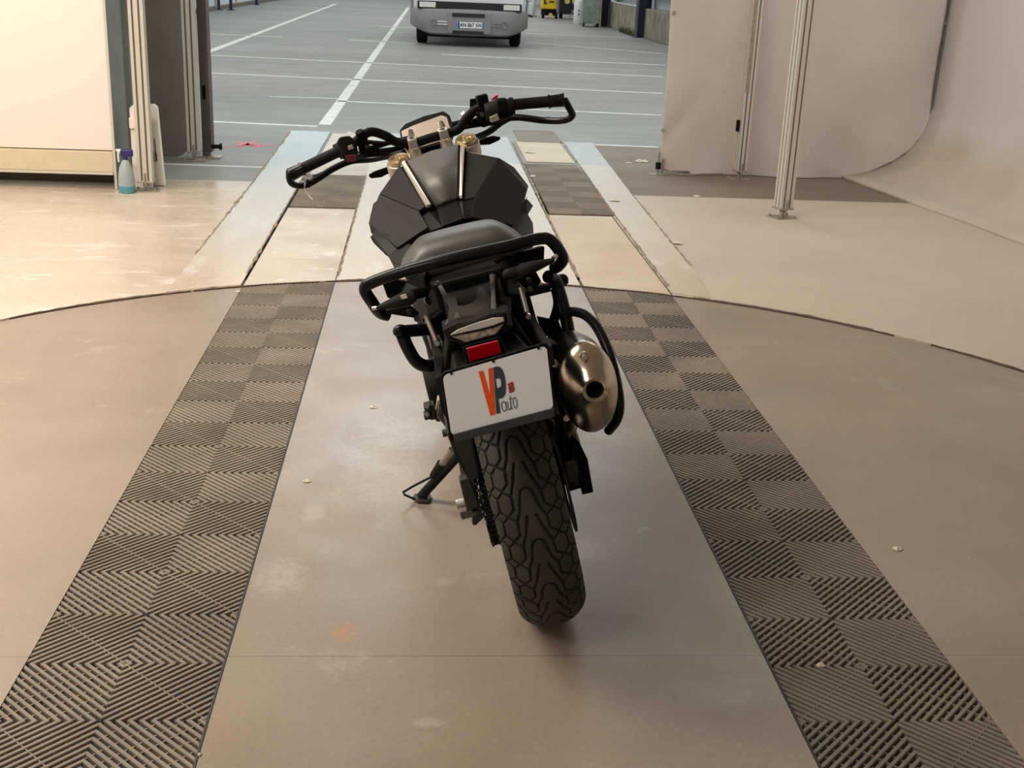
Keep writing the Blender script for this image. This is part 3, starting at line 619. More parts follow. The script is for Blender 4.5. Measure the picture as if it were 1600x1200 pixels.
# far wall and left wall of the hall (bright sheeting between navy posts)
wall('wall_end', (-1.0, 62, 2.5), (20, 0.2, 5.0), M['shed'])
dk = wall('wall_hall_right', (6.1, 40, 1.8), (0.1, 44, 3.6), M['conc'])
def left_y(px, py): return G(px, py)
A = G(318, 20.5); B = G(460, -3.0)
d = (B-A).normalized(); nrm = Vector((-d.y, d.x, 0)); s0 = A-d*14+nrm*0.16
b = MB(); L_ = 34
sh = empty('sheet_fence', tuple(s0), 'bright ribbed sheet partition along the left of the hall, behind the navy posts', 'partition'); sh.rotation_euler = (0, 0, math.atan2(d.y, d.x))
MB().box((L_/2, 0.0, 1.55), (L_, 0.06, 2.9)).build('bright_sheet', M['glasspane'], sh)
for z in (0.12, 0.55, 0.95, 1.35): MB().box((L_/2, -0.04, z), (L_, 0.03, 0.035)).build('rail', M['steel'], sh)
MB().box((L_/2, -0.01, 0.05), (L_, 0.09, 0.10)).build('dark_sill', M['aludark'], sh)
for k in range(9): MB().box((3.6*k+2.0, -0.05, 1.5), (0.04, 0.04, 2.9)).build('mullion', M['steel'], sh)
for px, py, wd, lab in ((341.6, 15.5, .09, 'navy post nearest the dark door jamb, left side of the hall'), (361, 16, .085, 'second navy post from the door jamb, standing on a wide base'),
                   (384, 7, .10, 'third navy post from the door jamb along the bright partition'), (401, 7.6, .09, 'fourth navy post from the door jamb, farthest along the partition')):
    g = G(px, py); r = empty('navy_post', (g.x, g.y, 0), lab, 'post', 'navy posts along the left of the hall')
    MB().box((0, 0, 1.6), (wd, wd, 3.2)).build('post_shaft', M['navy'], r); MB().box((0, 0, 0.012), (wd*2.6, wd*2.2, 0.024)).build('base_plate', M['navy'], r)

# ------------------------------------------------------------------ van
van = empty('camper_van', (0.895, 24.75, 0), 'white camper van with a grey front bumper, parked facing us in the hall', 'van')
van.rotation_euler = (0, 0, R_(-1.5))
def section(y, hw, z0, z1, rc=0.10, n=6):
    pts = []
    for (cx, cz, a0) in ((hw-rc, z1-rc, 0), (-hw+rc, z1-rc, 90), (-hw+rc, z0+rc, 180), (hw-rc, z0+rc, 270)):
        for k in range(n+1): a = R_(a0+90*k/n); pts.append(Vector((cx+rc*math.cos(a), y, cz+rc*math.sin(a))))
    return pts
MB().loft([section(0.05, 1.06, .70, 1.35, .08), section(0.10, 1.10, .66, 1.45, .10), section(0.75, 1.13, .45, 1.75, .12), section(1.2, 1.14, .40, 2.65, .2), section(1.8, 1.15, .40, 2.85, .2), section(6.2, 1.15, .40, 2.85, .2)]).build('body', M['vanw'], van, smooth=40)
MB().add([(-.98, .70, 1.68), (.98, .70, 1.68), (.92, 1.10, 2.35), (-.92, 1.10, 2.35)], [(0, 1, 2, 3)]).build('windscreen', M['vangl'], van, solid=0.02)
MB().box((0, 0.02, .765), (2.06, 0.10, .15)).build('black_grille_band', M['vanb'], van, bevel=0.01)
for s in (-1, 1):
    MB().box((s*.83, -0.035, .77), (.32, 0.03, .10)).build('headlamp', M['lens'], van, bevel=0.01)
bm_ = MB(); rings = []
for x in np.linspace(-1.18, 1.18, 25):
    u = abs(x)/1.18; yy = 0.42*u**6; zt = .71-.02*u; zb = .20+.02*u+.16*max(0, (u-.6)/.4)**1.6
    rings.append([Vector((x, -0.12+yy, zt)), Vector((x, -0.16+yy, zt-.05)), Vector((x, -0.17+yy, (zt+zb)/2)), Vector((x, -0.13+yy, zb+.03)), Vector((x, -0.08+yy, zb)), Vector((x, 0.45, zb+.04)), Vector((x, 0.45, zt))])
bmp = bm_.loft(rings).build('bumper', M['vang'], van, smooth=40)
MB().box((0.0, -0.165, .45), (.86, 0.04, .40)).build('bumper_centre', M['vang'], van, bevel=0.02)
for z, hh in ((.60, .075), (.275, .06)): MB().box((-0.02, -0.18, z), (.64 if z > .5 else .62, 0.03, hh)).build('air_slot', M['vanb'], van)
for s in (-1, 1):
    MB().lathe([(0.001, -.01), (.045, -.01), (.05, .015), (.06, .02), (.06, 0)], (s*.70, -0.155, .44), (0, -1, 0), 20).build('fog_recess', M['vang'], van, smooth=40)
    MB().box((s*.53, -0.172, .465), (.20, .02, .02)).box((s*.53, -0.172, .415), (.20, .02, .02)).build('bumper_slot', M['vanw'] if s < 0 else M['vang'], van)
    for y in (0.75, 4.9):
        MB().lathe([(.20, -.11), (.29, -.11), (.33, -.08), (.33, .08), (.29, .11), (.20, .11), (.18, .04), (.001, .04)], (s*.95, y, .33), (s, 0, 0), 32).build('wheel', M['rubber'], van, smooth=40)
    MB().box((s*1.16, 0.35, 1.45), (.05, .22, .5)).build('side_mirror', M['vanb'], van, bevel=0.02)
    MB().tube([(s*1.12, 0.3, .42), (s*1.16, .35, .9), (s*1.16, .4, 1.3)], 0.025, 8).build('trim_strip', M['vang'], van)
MB().box((0, 0.35, .22), (1.7, .5, .12)).build('axle', M['rubber'], van)
np_ = MB().box((0.03, -0.19, .415), (.52, .012, .115)).build('number_plate', M['platew'], van, bevel=0.003)
MB().box((-.208, -0.198, .415), (.04, .004, .112)).build('blue_band', M['eu'], np_)
MB().box((.272, -0.198, .415), (.03, .004, .112)).build('blue_band', M['eu'], np_)
def text_mesh(s, size, name, m_, parent, loc, rot, ext=0.002, sx=1.0):
    c = bpy.data.curves.new(name, 'FONT'); c.body = s; c.size = size; c.align_x = 'CENTER'; c.align_y = 'CENTER'; c.extrude = ext; c.offset = size*0.012
    o = bpy.data.objects.new(name, c); COL.objects.link(o); dg = bpy.context.evaluated_depsgraph_get()
    me = bpy.data.meshes.new_from_object(o.evaluated_get(dg)); bpy.data.objects.remove(o)
    o = bpy.data.objects.new(name, me); COL.objects.link(o); me.materials.clear(); me.materials.append(m_)
    o.parent = parent; o.location = loc; o.rotation_euler = rot; o.scale = (sx, 1, 1); return o
text_mesh('AN 867 XH', .105, 'plate_characters', M['rubber'], np_, (0.03, -0.199, .415), (R_(90), 0, 0), sx=.82)

# ================================================================== MOTORCYCLE
# local frame: x right, y forward, z up, origin under the rear wheel; leaning left on its stand
LEAN, BYAW = R_(15.2), R_(2.36); BT = Vector((0.318, 2.477, 0.003))
bike = empty('motorcycle', BT, 'black and grey naked motorcycle seen from behind, leaning on its side stand', 'motorcycle')
bike.rotation_euler = (0, -LEAN, BYAW)
BM = (Matrix.Rotation(BYAW, 3, 'Z') @ Matrix.Rotation(-LEAN, 3, 'Y'))
BMT = BM.transposed(); CL = BMT @ (CP-BT)
def L(px, py, Y):
    d = BMT @ ray(px, py); return CL + d*((Y-CL.y)/d.y)
def wl2(P): return BMT @ (Vector(P)-BT)
def c1(x, y, Y): return L(x/3.2+420, y/3.2+120, Y)
def c2(x, y, Y): return L(x/3.478+540, y/3.478+340, Y)
def poly(name, pts, m_, parent=bike, th=0.006, bevel=0.0, tri=None, smooth=None):
    b = MB(); P = [Vector(p) for p in pts]; F = tri if tri else [tuple(range(len(P)))]
    b.add(P, F); return b.build(name, m_, parent, smooth=smooth, solid=th, bevel=bevel)

# ---- rear wheel
RW = Vector((0, 0, 0.315))
def tyre(name, c, R, hw, parent, tread=True):
    PER = 18; nu = 72*PER if tread else 160; nv = 116 if tread else 24
    th = np.arange(nu)/nu*2*np.pi; v = np.linspace(-1, 1, nv+1); A = 1.30
    X = hw*np.sin(v*A)/math.sin(A); RR = R-0.044*(1-np.cos(v*A))/(1-math.cos(A)); hmm = v*hw*1000*1.20
    dep = np.zeros((nu, nv+1))
    if tread:
        P = 110.0
        base = [[(0, 0), (3, -7), (12, -12), (44, -18), (67, -28)], [(58, -8), (95, -18), (121, -28)]]
        for k in (0, 1):
            h = 54*k
            base += [[(h, -44), (h+13, -28), (h+40, -29), (h+54, -44)], [(h, -44), (h+12, -60), (h+40, -61), (h+54, -44)],
                     [(h+12, -60), (h-4, -76), (h+6, -92)], [(h+40, -61), (h+50, -76), (h+42, -92)]]
        segs = []
        for pl in base:
            for sgn in (-1, 1):
                for sh in (-2, -1, 0, 1):
                    for a, b_ in zip(pl[:-1], pl[1:]): segs.append((a[0]+sh*P, sgn*a[1]*1.0, b_[0]+sh*P, sgn*b_[1]*1.0))
        n1 = nu//PER; u = np.arange(n1)/n1*P; UU, VV = np.meshgrid(u, hmm, indexing='ij'); D = np.full(UU.shape, 99.0)
        for (u0, v0, u1, v1) in segs:
            du, dv = u1-u0, v1-v0; l2 = du*du+dv*dv
            t = np.clip(((UU-u0)*du+(VV-v0)*dv)/l2, 0, 1); D = np.minimum(D, np.hypot(UU-u0-t*du, VV-v0-t*dv))
        d1 = np.clip((3.1-D)/1.3, 0, 1)
        off = int(round(((115.0) % 20)/20*n1))
        for i in range(nu): dep[i] = d1[(off-i) % n1]
        dep[:, :2] = 0; dep[:, -2:] = 0
    side = [(0.070, R-0.060), (0.064, R-0.082), (0.054, R-0.098)]
    xs = np.concatenate([[-s[0]*hw/0.075 for s in side[::-1]], X, [s[0]*hw/0.075 for s in side]])
    rs = np.concatenate([[s[1] for s in side[::-1]], RR, [s[1] for s in side]]); nr = len(xs); k = len(side)
    dd = np.zeros((nu, nr)); dd[:, k:k+nv+1] = dep
    r2 = rs[None, :]-0.0045*dd
    # angle th from the bottom towards the rear
    VX = np.broadcast_to(xs[None, :], (nu, nr)); VY = -r2*np.sin(th)[:, None]; VZ = -r2*np.cos(th)[:, None]
    V = np.stack([VX+c[0], VY+c[1], VZ+c[2]], -1).reshape(-1, 3)
    i = np.arange(nu)[:, None]; j = np.arange(nr-1)[None, :]
    a = (i*nr+j); b_ = (i*nr+j+1); c_ = (((i+1) % nu)*nr+j+1); d_ = (((i+1) % nu)*nr+j)
    F = np.stack([a, b_, c_, d_], -1).reshape(-1, 4)
    me = bpy.data.meshes.new(name); me.vertices.add(len(V)); me.vertices.foreach_set('co', V.ravel().astype(np.float32))
    me.loops.add(F.size); me.loops.foreach_set('vertex_index', F.ravel().astype(np.int32)); me.polygons.add(len(F))
    me.polygons.foreach_set('loop_start', (np.arange(len(F))*4).astype(np.int32))
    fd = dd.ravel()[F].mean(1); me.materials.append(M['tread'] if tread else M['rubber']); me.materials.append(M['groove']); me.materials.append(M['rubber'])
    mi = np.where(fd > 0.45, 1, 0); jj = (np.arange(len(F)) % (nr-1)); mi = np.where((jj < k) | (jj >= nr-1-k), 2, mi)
    me.polygons.foreach_set('material_index', mi.astype(np.int32)); me.polygons.foreach_set('use_smooth', [True]*len(F)); me.update(calc_edges=True)
    o = bpy.data.objects.new(name, me); COL.objects.link(o); o.parent = parent; return o
def rim(name, c, R, w_, parent):
    b = MB(); c = Vector(c)
    b.lathe([(R-.012, -w_), (R, -w_), (R+.006, -w_+.006), (R-.02, -w_+.02), (R-.025, 0), (R-.02, w_-.02), (R+.006, w_-.006), (R, w_), (R-.012, w_), (R-.035, w_*.5), (R-.038, 0), (R-.035, -w_*.5)], c, (1, 0, 0), 64)
    b.cyl(c-Vector((.06, 0, 0)), c+Vector((.06, 0, 0)), .04, 24)
    for k in range(5):
        for da in (-.13, .13):
            a = 2*math.pi*k/5; p0 = c+Vector((0, math.cos(a)*.035, math.sin(a)*.035)); p1 = c+Vector((0, math.cos(a+da)*(R-.03), math.sin(a+da)*(R-.03)))
            b.tube([p0, p1], .012, 8, smooth=False)
    return b.build(name, M['plastic'], parent, smooth=40)
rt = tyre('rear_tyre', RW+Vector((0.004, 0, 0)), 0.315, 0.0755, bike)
rim('rear_rim', RW, 0.217, 0.062, bike)
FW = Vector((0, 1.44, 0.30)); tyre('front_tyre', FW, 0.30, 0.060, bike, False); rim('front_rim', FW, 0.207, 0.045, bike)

# ---- brake disc and caliper (right)
MB().lathe([(.075, -.002), (.126, -.002), (.126, .002), (.075, .002), (.075, -.002)], (0.098, 0, .315), (1, 0, 0), 64).build('rear_brake_disc', M['grime'], bike, smooth=30)
MB().lathe([(.030, -.003), (.080, -.003), (.080, .003), (.030, .003), (.03, -.003)], (0.092, 0, .315), (1, 0, 0), 5).build('disc_carrier', M['plastic'], bike)
cal = MB().box(L(890, 728, .0), (.032, .07, .075), Matrix.Rotation(R_(12), 3, 'X')).build('brake_caliper', M['grime'], bike, bevel=.006)
poly('caliper_bracket', [L(893, 676, -.02), L(905, 690, -.02), L(917, 715, -.02), L(926, 766, -.02), L(909, 770, -.02), L(902, 742, -.02), L(890, 712, -.02)], M['plastic'], th=.012, bevel=.002)
MB().box(L(884, 700, .0), (.022, .05, .09)).box(L(896, 745, .02), (.040, .05, .045)).box(L(912, 757, -.01), (.014, .02, .028)).build('caliper_body', M['plastic'], bike, bevel=.005)
MB().ell(L(872, 668, .05), (.045, .07, .020)).ell(L(850, 668, .04), (.03, .05, .018)).ell(L(898, 690, .03), (.012, .03, .04)).build('tyre_hugger', M['mufd'], bike, smooth=60)
MB().tube([L(878, 655, -.02), L(884, 690, -.02), L(884, 720, .0), L(890, 745, .02)], .005, 8).build('brake_hose', M['rubber'], bike)

# ---- swingarm, axle, chain, sprocket (left)
sw = MB()
for s in (-1, 1):
    rings = []
    for (y, z, hw, hh) in ((-.03, .315, .012, .026), (.05, .325, .014, .030), (.25, .385, .018, .042), (.50, .42, .022, .05)):
        x = s*(.112 if y < .2 else .105)
        rings.append([Vector((x+a*hw, y, z+b_*hh)) for a, b_ in ((-1, -1), (1, -1), (1, 1), (-1, 1))])
    sw.loft(rings)
sw.box((0, .40, .42), (.24, .08, .08))
sw.build('swingarm', M['dusty'], bike, bevel=.006)
ax = MB().cyl((-.150, 0, .315), (.150, 0, .315), .012, 12).build('rear_axle', M['bolt'], bike)
p = L(727, 800, -.01); MB().cyl(p+Vector((-.012, 0, 0)), p+Vector((.014, 0, 0)), .017, 6).cyl(p+Vector((.012, 0, 0)), p+Vector((.03, 0, 0)), .021, 16).build('axle_nut', M['nutm'], ax, bevel=.002)
poly('chain_adjuster', [L(737, 782, -.03), L(752, 775, -.03), L(757, 808, -.03), L(743, 822, -.03), L(738, 820, -.03)], M['grime'], th=.010, bevel=.002)
poly('swingarm_end', [L(716, 742, -.03), L(732, 738, -.03), L(748, 782, -.03), L(728, 792, -.03)], M['guard'], th=.03, bevel=.004)
gd = MB().loft([[L(697, 676, -.12), L(737, 676, -.12), L(751, 748, -.10), L(731, 752, -.10), L(712, 716, -.12)], [p+Vector((0, .28, .02)) for p in (L(697, 676, -.12), L(737, 676, -.12), L(751, 748, -.10), L(731, 752, -.10), L(712, 716, -.12))]]).build('chain_guard', M['guard'], bike, bevel=.006)
XC = -.0835
spk = MB(); n = 88; V = []; 
for x in (-.003, .003):
    for k in range(n): r_ = .108 if k % 2 else .099; a = 2*math.pi*k/n; V.append((XC+x, math.cos(a)*r_, .315+math.sin(a)*r_))
spk.add(V, [tuple(range(n-1, -1, -1)), tuple(range(n, 2*n))]+[(k, (k+1) % n, n+(k+1) % n, n+k) for k in range(n)]).build('sprocket', M['grime'], bike)
ch = MB(); fy, fz, r1, r0 = .56, .40, .105, .036
d_ = math.hypot(fy, fz-.315); be = math.atan2(fz-.315, fy); al = math.acos((r1-r0)/d_)
pts = []
for k in range(60): a = be+al+(2*math.pi-2*al)*k/59; pts.append((math.cos(a)*r1, .315+math.sin(a)*r1))
for k in range(20): a = be-al+2*al*k/19; pts.append((fy+math.cos(a)*r0, fz+math.sin(a)*r0))
pts.append(pts[0]); ln = [0]
for a, b_ in zip(pts[:-1], pts[1:]): ln.append(ln[-1]+math.hypot(b_[0]-a[0], b_[1]-a[1]))
nl = int(ln[-1]/.0159)//2*2
def at_(s):
    s %= ln[-1]; return float(np.interp(s, ln, [p_[0] for p_ in pts])), float(np.interp(s, ln, [p_[1] for p_ in pts]))
for k in range(nl):
    s = ln[-1]*k/nl; y0, z0 = at_(s); y1, z1 = at_(s+ln[-1]/nl); cy, cz = (y0+y1)/2, (z0+z1)/2; a = math.atan2(z1-z0, y1-y0)
    o_ = .0095 if k % 2 else .0072; R = Matrix.Rotation(a, 3, 'X')
    for sx in (-1, 1): ch.box((XC+sx*o_, cy, cz), (.0022, .021, .0145), R, mi=0)
    ch.cyl((XC-.0055, y0, z0), (XC+.0055, y0, z0), .0052, 8, mi=0); ch.cyl((XC-.0125, y0, z0), (XC+.0125, y0, z0), .0026, 6, mi=1)
ch.build('chain', [M['rubber'], M['chrome']], bike)

# ---- exhaust muffler (right)
ec = L(922, 611, -.17)
MU = Matrix.Rotation(R_(4), 3, 'Y')
def ering(y, hw, hh, dz=0.0, dx=0.0, n=40, pw=2.0):
    out = []
    for k in range(n):
        a = 2*math.pi*k/n; ca, sa = math.cos(a), math.sin(a)
        out.append(Vector((ec.x+dx, y, ec.z+dz)) + MU @ Vector((math.copysign(abs(ca)**(2/pw), ca)*hw, 0, math.copysign(abs(sa)**(2/pw), sa)*hh)))
    return out
hw, hh = .0600, .0985
muf = MB().loft([ering(-.140, hw, hh), ering(-.04, hw*1.02, hh*.99, -.012), ering(.10, hw*.98, hh*.9, -.035, -.004), ering(.24, hw*.8, hh*.7, -.06, -.012), ering(.32, .03, .03, -.075, -.03)]).build('exhaust_muffler', M['muf'], bike, smooth=50)
hz = .016; hx = .006
capr = [ering(-.136, hw*1.03, hh*1.02), ering(-.146, hw*1.035, hh*1.025), ering(-.156, hw*1.0, hh*1.0), ering(-.172, hw*.90, hh*.88, .001), ering(-.190, hw*.72, hh*.66, .005, .002), ering(-.204, .035, .046, .012, .004)]
capr.append([Vector((ec.x+hx, -.210, ec.z+hz))+Vector((math.cos(2*math.pi*k/40)*.0300, 0, math.sin(2*math.pi*k/40)*.0300)) for k in range(40)])
capr.append([Vector((ec.x+hx, -.215, ec.z+hz))+Vector((math.cos(2*math.pi*k/40)*.0255, 0, math.sin(2*math.pi*k/40)*.0255)) for k in range(40)])
capr.append([Vector((ec.x+hx, -.211, ec.z+hz))+Vector((math.cos(2*math.pi*k/40)*.0178, 0, math.sin(2*math.pi*k/40)*.0178)) for k in range(40)])
MB().loft(capr, caps=False).build('end_cap', M['muf'], muf, smooth=50)
MB().lathe([(.0176, 0), (.0176, .05), (.001, .05)], (ec.x+hx, -.212, ec.z+hz), (0, 1, 0), 32).build('outlet_bore', M['rubber'], muf, smooth=40)
MB().lathe([(.0180, -.002), (.0150, -.001), (.0145, .004), (.0145, .03)], (ec.x+hx, -.210, ec.z+hz), (0, 1, 0), 32).build('outlet_ring', M['rubber'], muf, smooth=40)
p = L(913, 557, -.185); MB().cyl(p, p+Vector((0, -.008, 0)), .0055, 8).lathe([(.010, .006), (.010, -.001), (.006, -.003)], p, (0, 1, 0), 16).build('cap_screw', M['bolt'], muf, smooth=40)
p = L(932, 646, -.182); MB().box(p, (.020, .012, .022)).cyl(p, p+Vector((0, -.012, 0)), .005, 8).build('cap_clip', M['muf'], muf, bevel=.002)
MB().loft([[q+Vector((0.0, 0, -.012)) for q in ering(y, hw*.98, hh*.97, dz)] for y, dz in ((-.118, 0), (-.04, -.012), (.10, -.035))]).build('lower_shell', M['mufd'], muf, smooth=50)
for (px, py) in ((866, 566), (884, 650), (887, 628)):
    p = L(px, py, -.05); MB().cyl(p, p+Vector((0, -.014, 0)), .008, 6).build('mount_bolt', M['bolt'], muf)
poly('muffler_bracket', [L(858, 560, .0), L(876, 566, .0), L(884, 610, .0), L(892, 650, .0), L(880, 664, .0), L(866, 620, .0)], M['plastic'], th=.012, bevel=.002)

# ---- crash bars
rc_ = .0145
cb = MB().tube([L(856, 432, .10), L(868, 440, .12), L(880, 478, .10), L(889, 520, .10), L(899, 575, .10), L(905, 620, .12)], rc_, 14).build('crash_bar', M['tube'], bike, smooth=60)
MB().tube([L(880, 490, .10), L(896, 487, .09), L(915, 493, .07), L(933, 512, .04), L(950, 548, .0), L(962, 590, -.03), L(968, 630, -.03), L(964, 655, -.02), L(951, 673, .02)], .0112, 14).build('bar_loop', M['tube'], cb, smooth=60)
MB().tube([L(885, 436, .22), L(868, 446, .22), L(845, 452, .22), L(820, 458, .22)], .011, 12).ell(L(878, 438, .22), (.016, .012, .016)).build('cross_bar', M['tube'], cb, smooth=60)
poly('gusset', [L(838, 493, .12), L(872, 500, .12), L(880, 520, .12), L(866, 530, .12), L(846, 520, .12)], M['plastic'], cb, th=.01, bevel=.002)
MB().tube([L(858, 520, .14), L(872, 478, .14), L(868, 450, .14)], .012, 10).build('stay', M['tube'], cb, smooth=60)
cb = MB().tube([L(700, 512, .16), L(665, 515, .14), L(640, 517, .12), L(626, 518, .11)], .0145, 14).ell(L(625, 517, .11), (.017, .015, .015)).build('crash_bar', M['tube'], bike, smooth=60)
MB().tube([L(628, 522, .11), L(638, 545, .12), L(652, 566, .13), L(672, 572, .14), L(690, 558, .16)], .0150, 14).build('bar_loop', M['tube'], cb, smooth=60)

# ---- seat
b = MB(); rings = []
for (y, hw_, zt, zb, ed) in ((.022, .118, .866, .838, .85), (.030, .134, .884, .832, .62), (.055, .140, .902, .828, .55), (.10, .142, .908, .825, .50), (.17, .138, .901, .822, .50), (.25, .126, .884, .82, .5), (.33, .106, .858, .81, .5), (.40, .085, .842, .80, .5), (.45, .070, .835, .80, .5)):
    q = []
    for t in np.linspace(-1, 1, 17):
        x = hw_*t; e = abs(t)
        z = zt-(zt-zb)*(0.10*e**2+(0.42*max(0, (e-.62)/.38)**1.0 if y < .3 else .4*e**3)+0.10*e**8)
        q.append(Vector((x*(1.0), y, z)))
    q += [Vector((hw_*1.0, y, zb)), Vector((-hw_*1.0, y, zb))]
    rings.append(q)
b.loft(rings).build('seat', M['seat'], bike, smooth=70, sub=1)

# ---- tail body
MB().loft([[Vector((sx*w_, y, z)) for sx, z in ((-1, z0), (1, z0), (1, z1), (-1, z1))] for y, w_, z0, z1 in ((-.035, .075, .775, .835), (.05, .105, .74, .838), (.20, .13, .70, .83), (.45, .12, .66, .81))]).build('tail_core', M['plastic'], bike, bevel=.008)
for s, q in ((-1, [L(600, 432, .05), L(640, 440, .05), L(672, 424, .02), L(672, 455, .0), L(640, 468, .03), L(612, 466, .06)]), (1, [L(852, 384, .06), L(800, 398, .03), L(775, 405, .0), L(775, 430, .0), L(815, 425, .03), L(851, 410, .06)])):
    poly('side_cover', q, M['plastic'], th=.02 if s < 0 else -.02, bevel=.004)
# grey inner shell between the rail and the lamp
MB().loft([[L(679, 440, -.02), L(686, 437, -.02), L(686, 441, .0), L(680, 444, .0)], [L(700, 476, -.09), L(708, 473, -.09), L(708, 476, -.06), L(700, 478, -.06)], [L(713, 500, -.16), L(722, 498, -.16), L(722, 500, -.12), L(713, 503, -.12)]]).build('shell_rib', M['guard'], bike, bevel=.002)
MB().loft([[L(764, 422, -.02), L(772, 420, -.02), L(772, 424, .0), L(764, 426, .0)], [L(767, 455, -.09), L(774, 453, -.09), L(774, 456, -.06), L(767, 458, -.06)], [L(767, 488, -.16), L(776, 485, -.16), L(776, 488, -.12), L(767, 490, -.12)]]).build('shell_rib', M['guard'], bike, bevel=.002)
def dy(py): return float(np.interp(py, [440, 505], [-.03, -.165]))
sh_px = [(697, 458), (711, 459), (715, 477), (724, 478), (736, 474), (745, 466), (747, 450), (762, 442), (768, 424), (774, 424), (777, 474), (792, 482), (799, 497), (790, 492), (770, 486), (745, 497), (720, 500), (700, 508), (691, 512), (700, 498), (702, 480)]
P = [L(x, y, dy(y)) for x, y in sh_px]; tris = tessellate_polygon([[Vector((x, y, 0)) for x, y in sh_px]])
MB().add(P, [tuple(t) for t in tris]).build('tail_shell', M['guard'], bike, solid=.006)
MB().loft([[L(x, y, .02) for x, y in ((680, 430), (775, 400), (800, 470), (700, 500))], [L(x, y, -.10) for x, y in ((700, 490), (790, 470), (800, 540), (690, 560))], [L(x, y, -.13) for x, y in ((700, 540), (815, 520), (850, 560), (690, 600))]]).build('under_tail', M['plastic'], bike, bevel=.004)

MB().loft([[L(x, y, Y) for x, y in ((676, 505), (692, 535), (698, 600), (855, 600), (868, 560), (858, 540), (838, 498), (828, 462), (800, 445), (700, 455))] for Y in (.10, .22)]).build('inner_fender', M['plastic'], bike)
# ---- tail lamp
def c5(x, y, Y): return L(680+x*.15, 420+y*.15, Y)
hous = [(72, 600), (230, 520), (400, 500), (560, 430), (755, 415), (775, 440), (815, 600), (700, 690), (640, 720), (320, 800), (110, 740)]
P0 = [c5(x, y, -.165) for x, y in hous]; ctr = sum(P0, Vector())/len(P0)
P1 = [c5(x, y, -.205) for x, y in ((80, 640), (240, 560), (400, 540), (570, 475), (730, 445), (745, 470), (750, 590), (680, 680), (630, 710), (315, 790), (125, 735))]
P2 = [c5(x, y, -.150)+Vector((0, .05, -.004)) for x, y in hous]
lamp_h = MB().loft([P2, P0, P1]).build('tail_lamp', M['dusty'], bike, bevel=.002)
MB().loft([[c5(x, y, -.200) for x, y in ((145, 690), (230, 640), (430, 560), (600, 505), (715, 500), (730, 555), (600, 605), (450, 640), (300, 668), (165, 700))],
           [c5(x, y, -.219) for x, y in ((160, 685), (240, 630), (430, 560), (600, 512), (705, 508), (715, 545), (600, 592), (450, 632), (300, 662), (170, 690))]]).build('upper_lens', M['lens'], lamp_h, bevel=.002, smooth=40)
MB().loft([[c5(x, y, -.200) for x, y in ((160, 705), (300, 672), (450, 645), (600, 610), (728, 560), (645, 690), (320, 775))], [c5(x, y, -.213) for x, y in ((175, 703), (300, 678), (450, 650), (600, 615), (712, 575), (635, 678), (325, 762))]]).build('lower_lens', M['lens2'], lamp_h, bevel=.002)

# ---- reflector, number plate
MB().loft([[L(x, y, -.27) for x, y in ((722, 541), (782, 525), (792, 552), (730, 570))], [L(x, y, -.298) for x, y in ((722, 541), (782, 525), (792, 552), (730, 570))]]).build('reflector_base', M['plastic'], bike, bevel=.003)
poly('red_reflector', [L(x, y, -.305) for x, y in ((728, 543.5), (777.5, 531), (783, 550), (734, 564))], M['red'], th=.006, bevel=.001)
MB().loft([[L(x, y, -.12) for x, y in ((705, 548), (800, 515), (835, 560), (700, 590))], [L(x, y, -.33) for x, y in ((715, 590), (840, 555), (850, 630), (725, 660))]]).build('mudguard', M['plastic'], bike, bevel=.004)
pTL, pTR, pBR, pBL = L(687, 582, -.365), L(857, 533, -.365), L(870, 649, -.40), L(703.5, 692, -.40)
nrm_ = (pTR-pTL).cross(pTL-pBL).normalized(); nrm_ = nrm_ if nrm_.y < 0 else -nrm_
def onp(px, py, off=0.0):
    d = BMT @ ray(px, py); t = ((pTL+nrm_*off)-CL).dot(nrm_)/d.dot(nrm_); return CL+d*t
def bil(u, v): return (pBL*(1-u)+pBR*u)*(1-v)+(pTL*(1-u)+pTR*u)*v
def rrect(u0, v0, u1, v1, r, asp, off, n=5):
    out = []
    for cx, cy, a0 in ((u1-r, v1-r*asp, 0), (u0+r, v1-r*asp, 90), (u0+r, v0+r*asp, 180), (u1-r, v0+r*asp, 270)):
        for k in range(n+1): a = R_(a0+90*k/n); out.append(bil(cx+r*math.cos(a), cy+r*asp*math.sin(a))+nrm_*off)
    return out
ph = MB().loft([rrect(0, 0, 1, 1, .06, 1.4, -.006), rrect(0, 0, 1, 1, .06, 1.4, .004), rrect(.008, .012, .992, .988, .055, 1.4, .006)]).build('plate_holder', M['plastic'], bike, smooth=30)
notch = []
lp = MB().prism(rrect(.022, .10, .975, .955, .05, 1.4, .0062), nrm_*.0015).build('number_plate', M['platew'], ph)
MB().loft([[bil(.045, -.005)+nrm_*.006, bil(.975, -.005)+nrm_*.006, bil(.985, .118)+nrm_*.006, bil(.035, .118)+nrm_*.006], [bil(.045, .0)+nrm_*.013, bil(.975, .0)+nrm_*.013, bil(.98, .112)+nrm_*.013, bil(.04, .112)+nrm_*.013]]).build('bottom_lip', M['platelip'], ph, bevel=.001)
for u in (.10, .485, .90):
    c = bil(u, .962)+nrm_*.010; MB().box(c, (.0042, .004, .007)).build('clip', M['plastic'], ph)
def c7(x, y, off=.0082): return onp(670+x*.15, 520+y*.15, off)
def flat(name, outline, m_, holes=(), parent=lp):
    loops = [[Vector((x, y, 0)) for x, y in outline]]+[[Vector((x, y, 0)) for x, y in h] for h in holes]
    tris = tessellate_polygon(loops); allp = [p_ for l_ in loops for p_ in l_]
    return MB().add([c7(p_.x, p_.y) for p_ in allp], [tuple(t) for t in tris]).build(name, m_, parent, solid=-.0006)
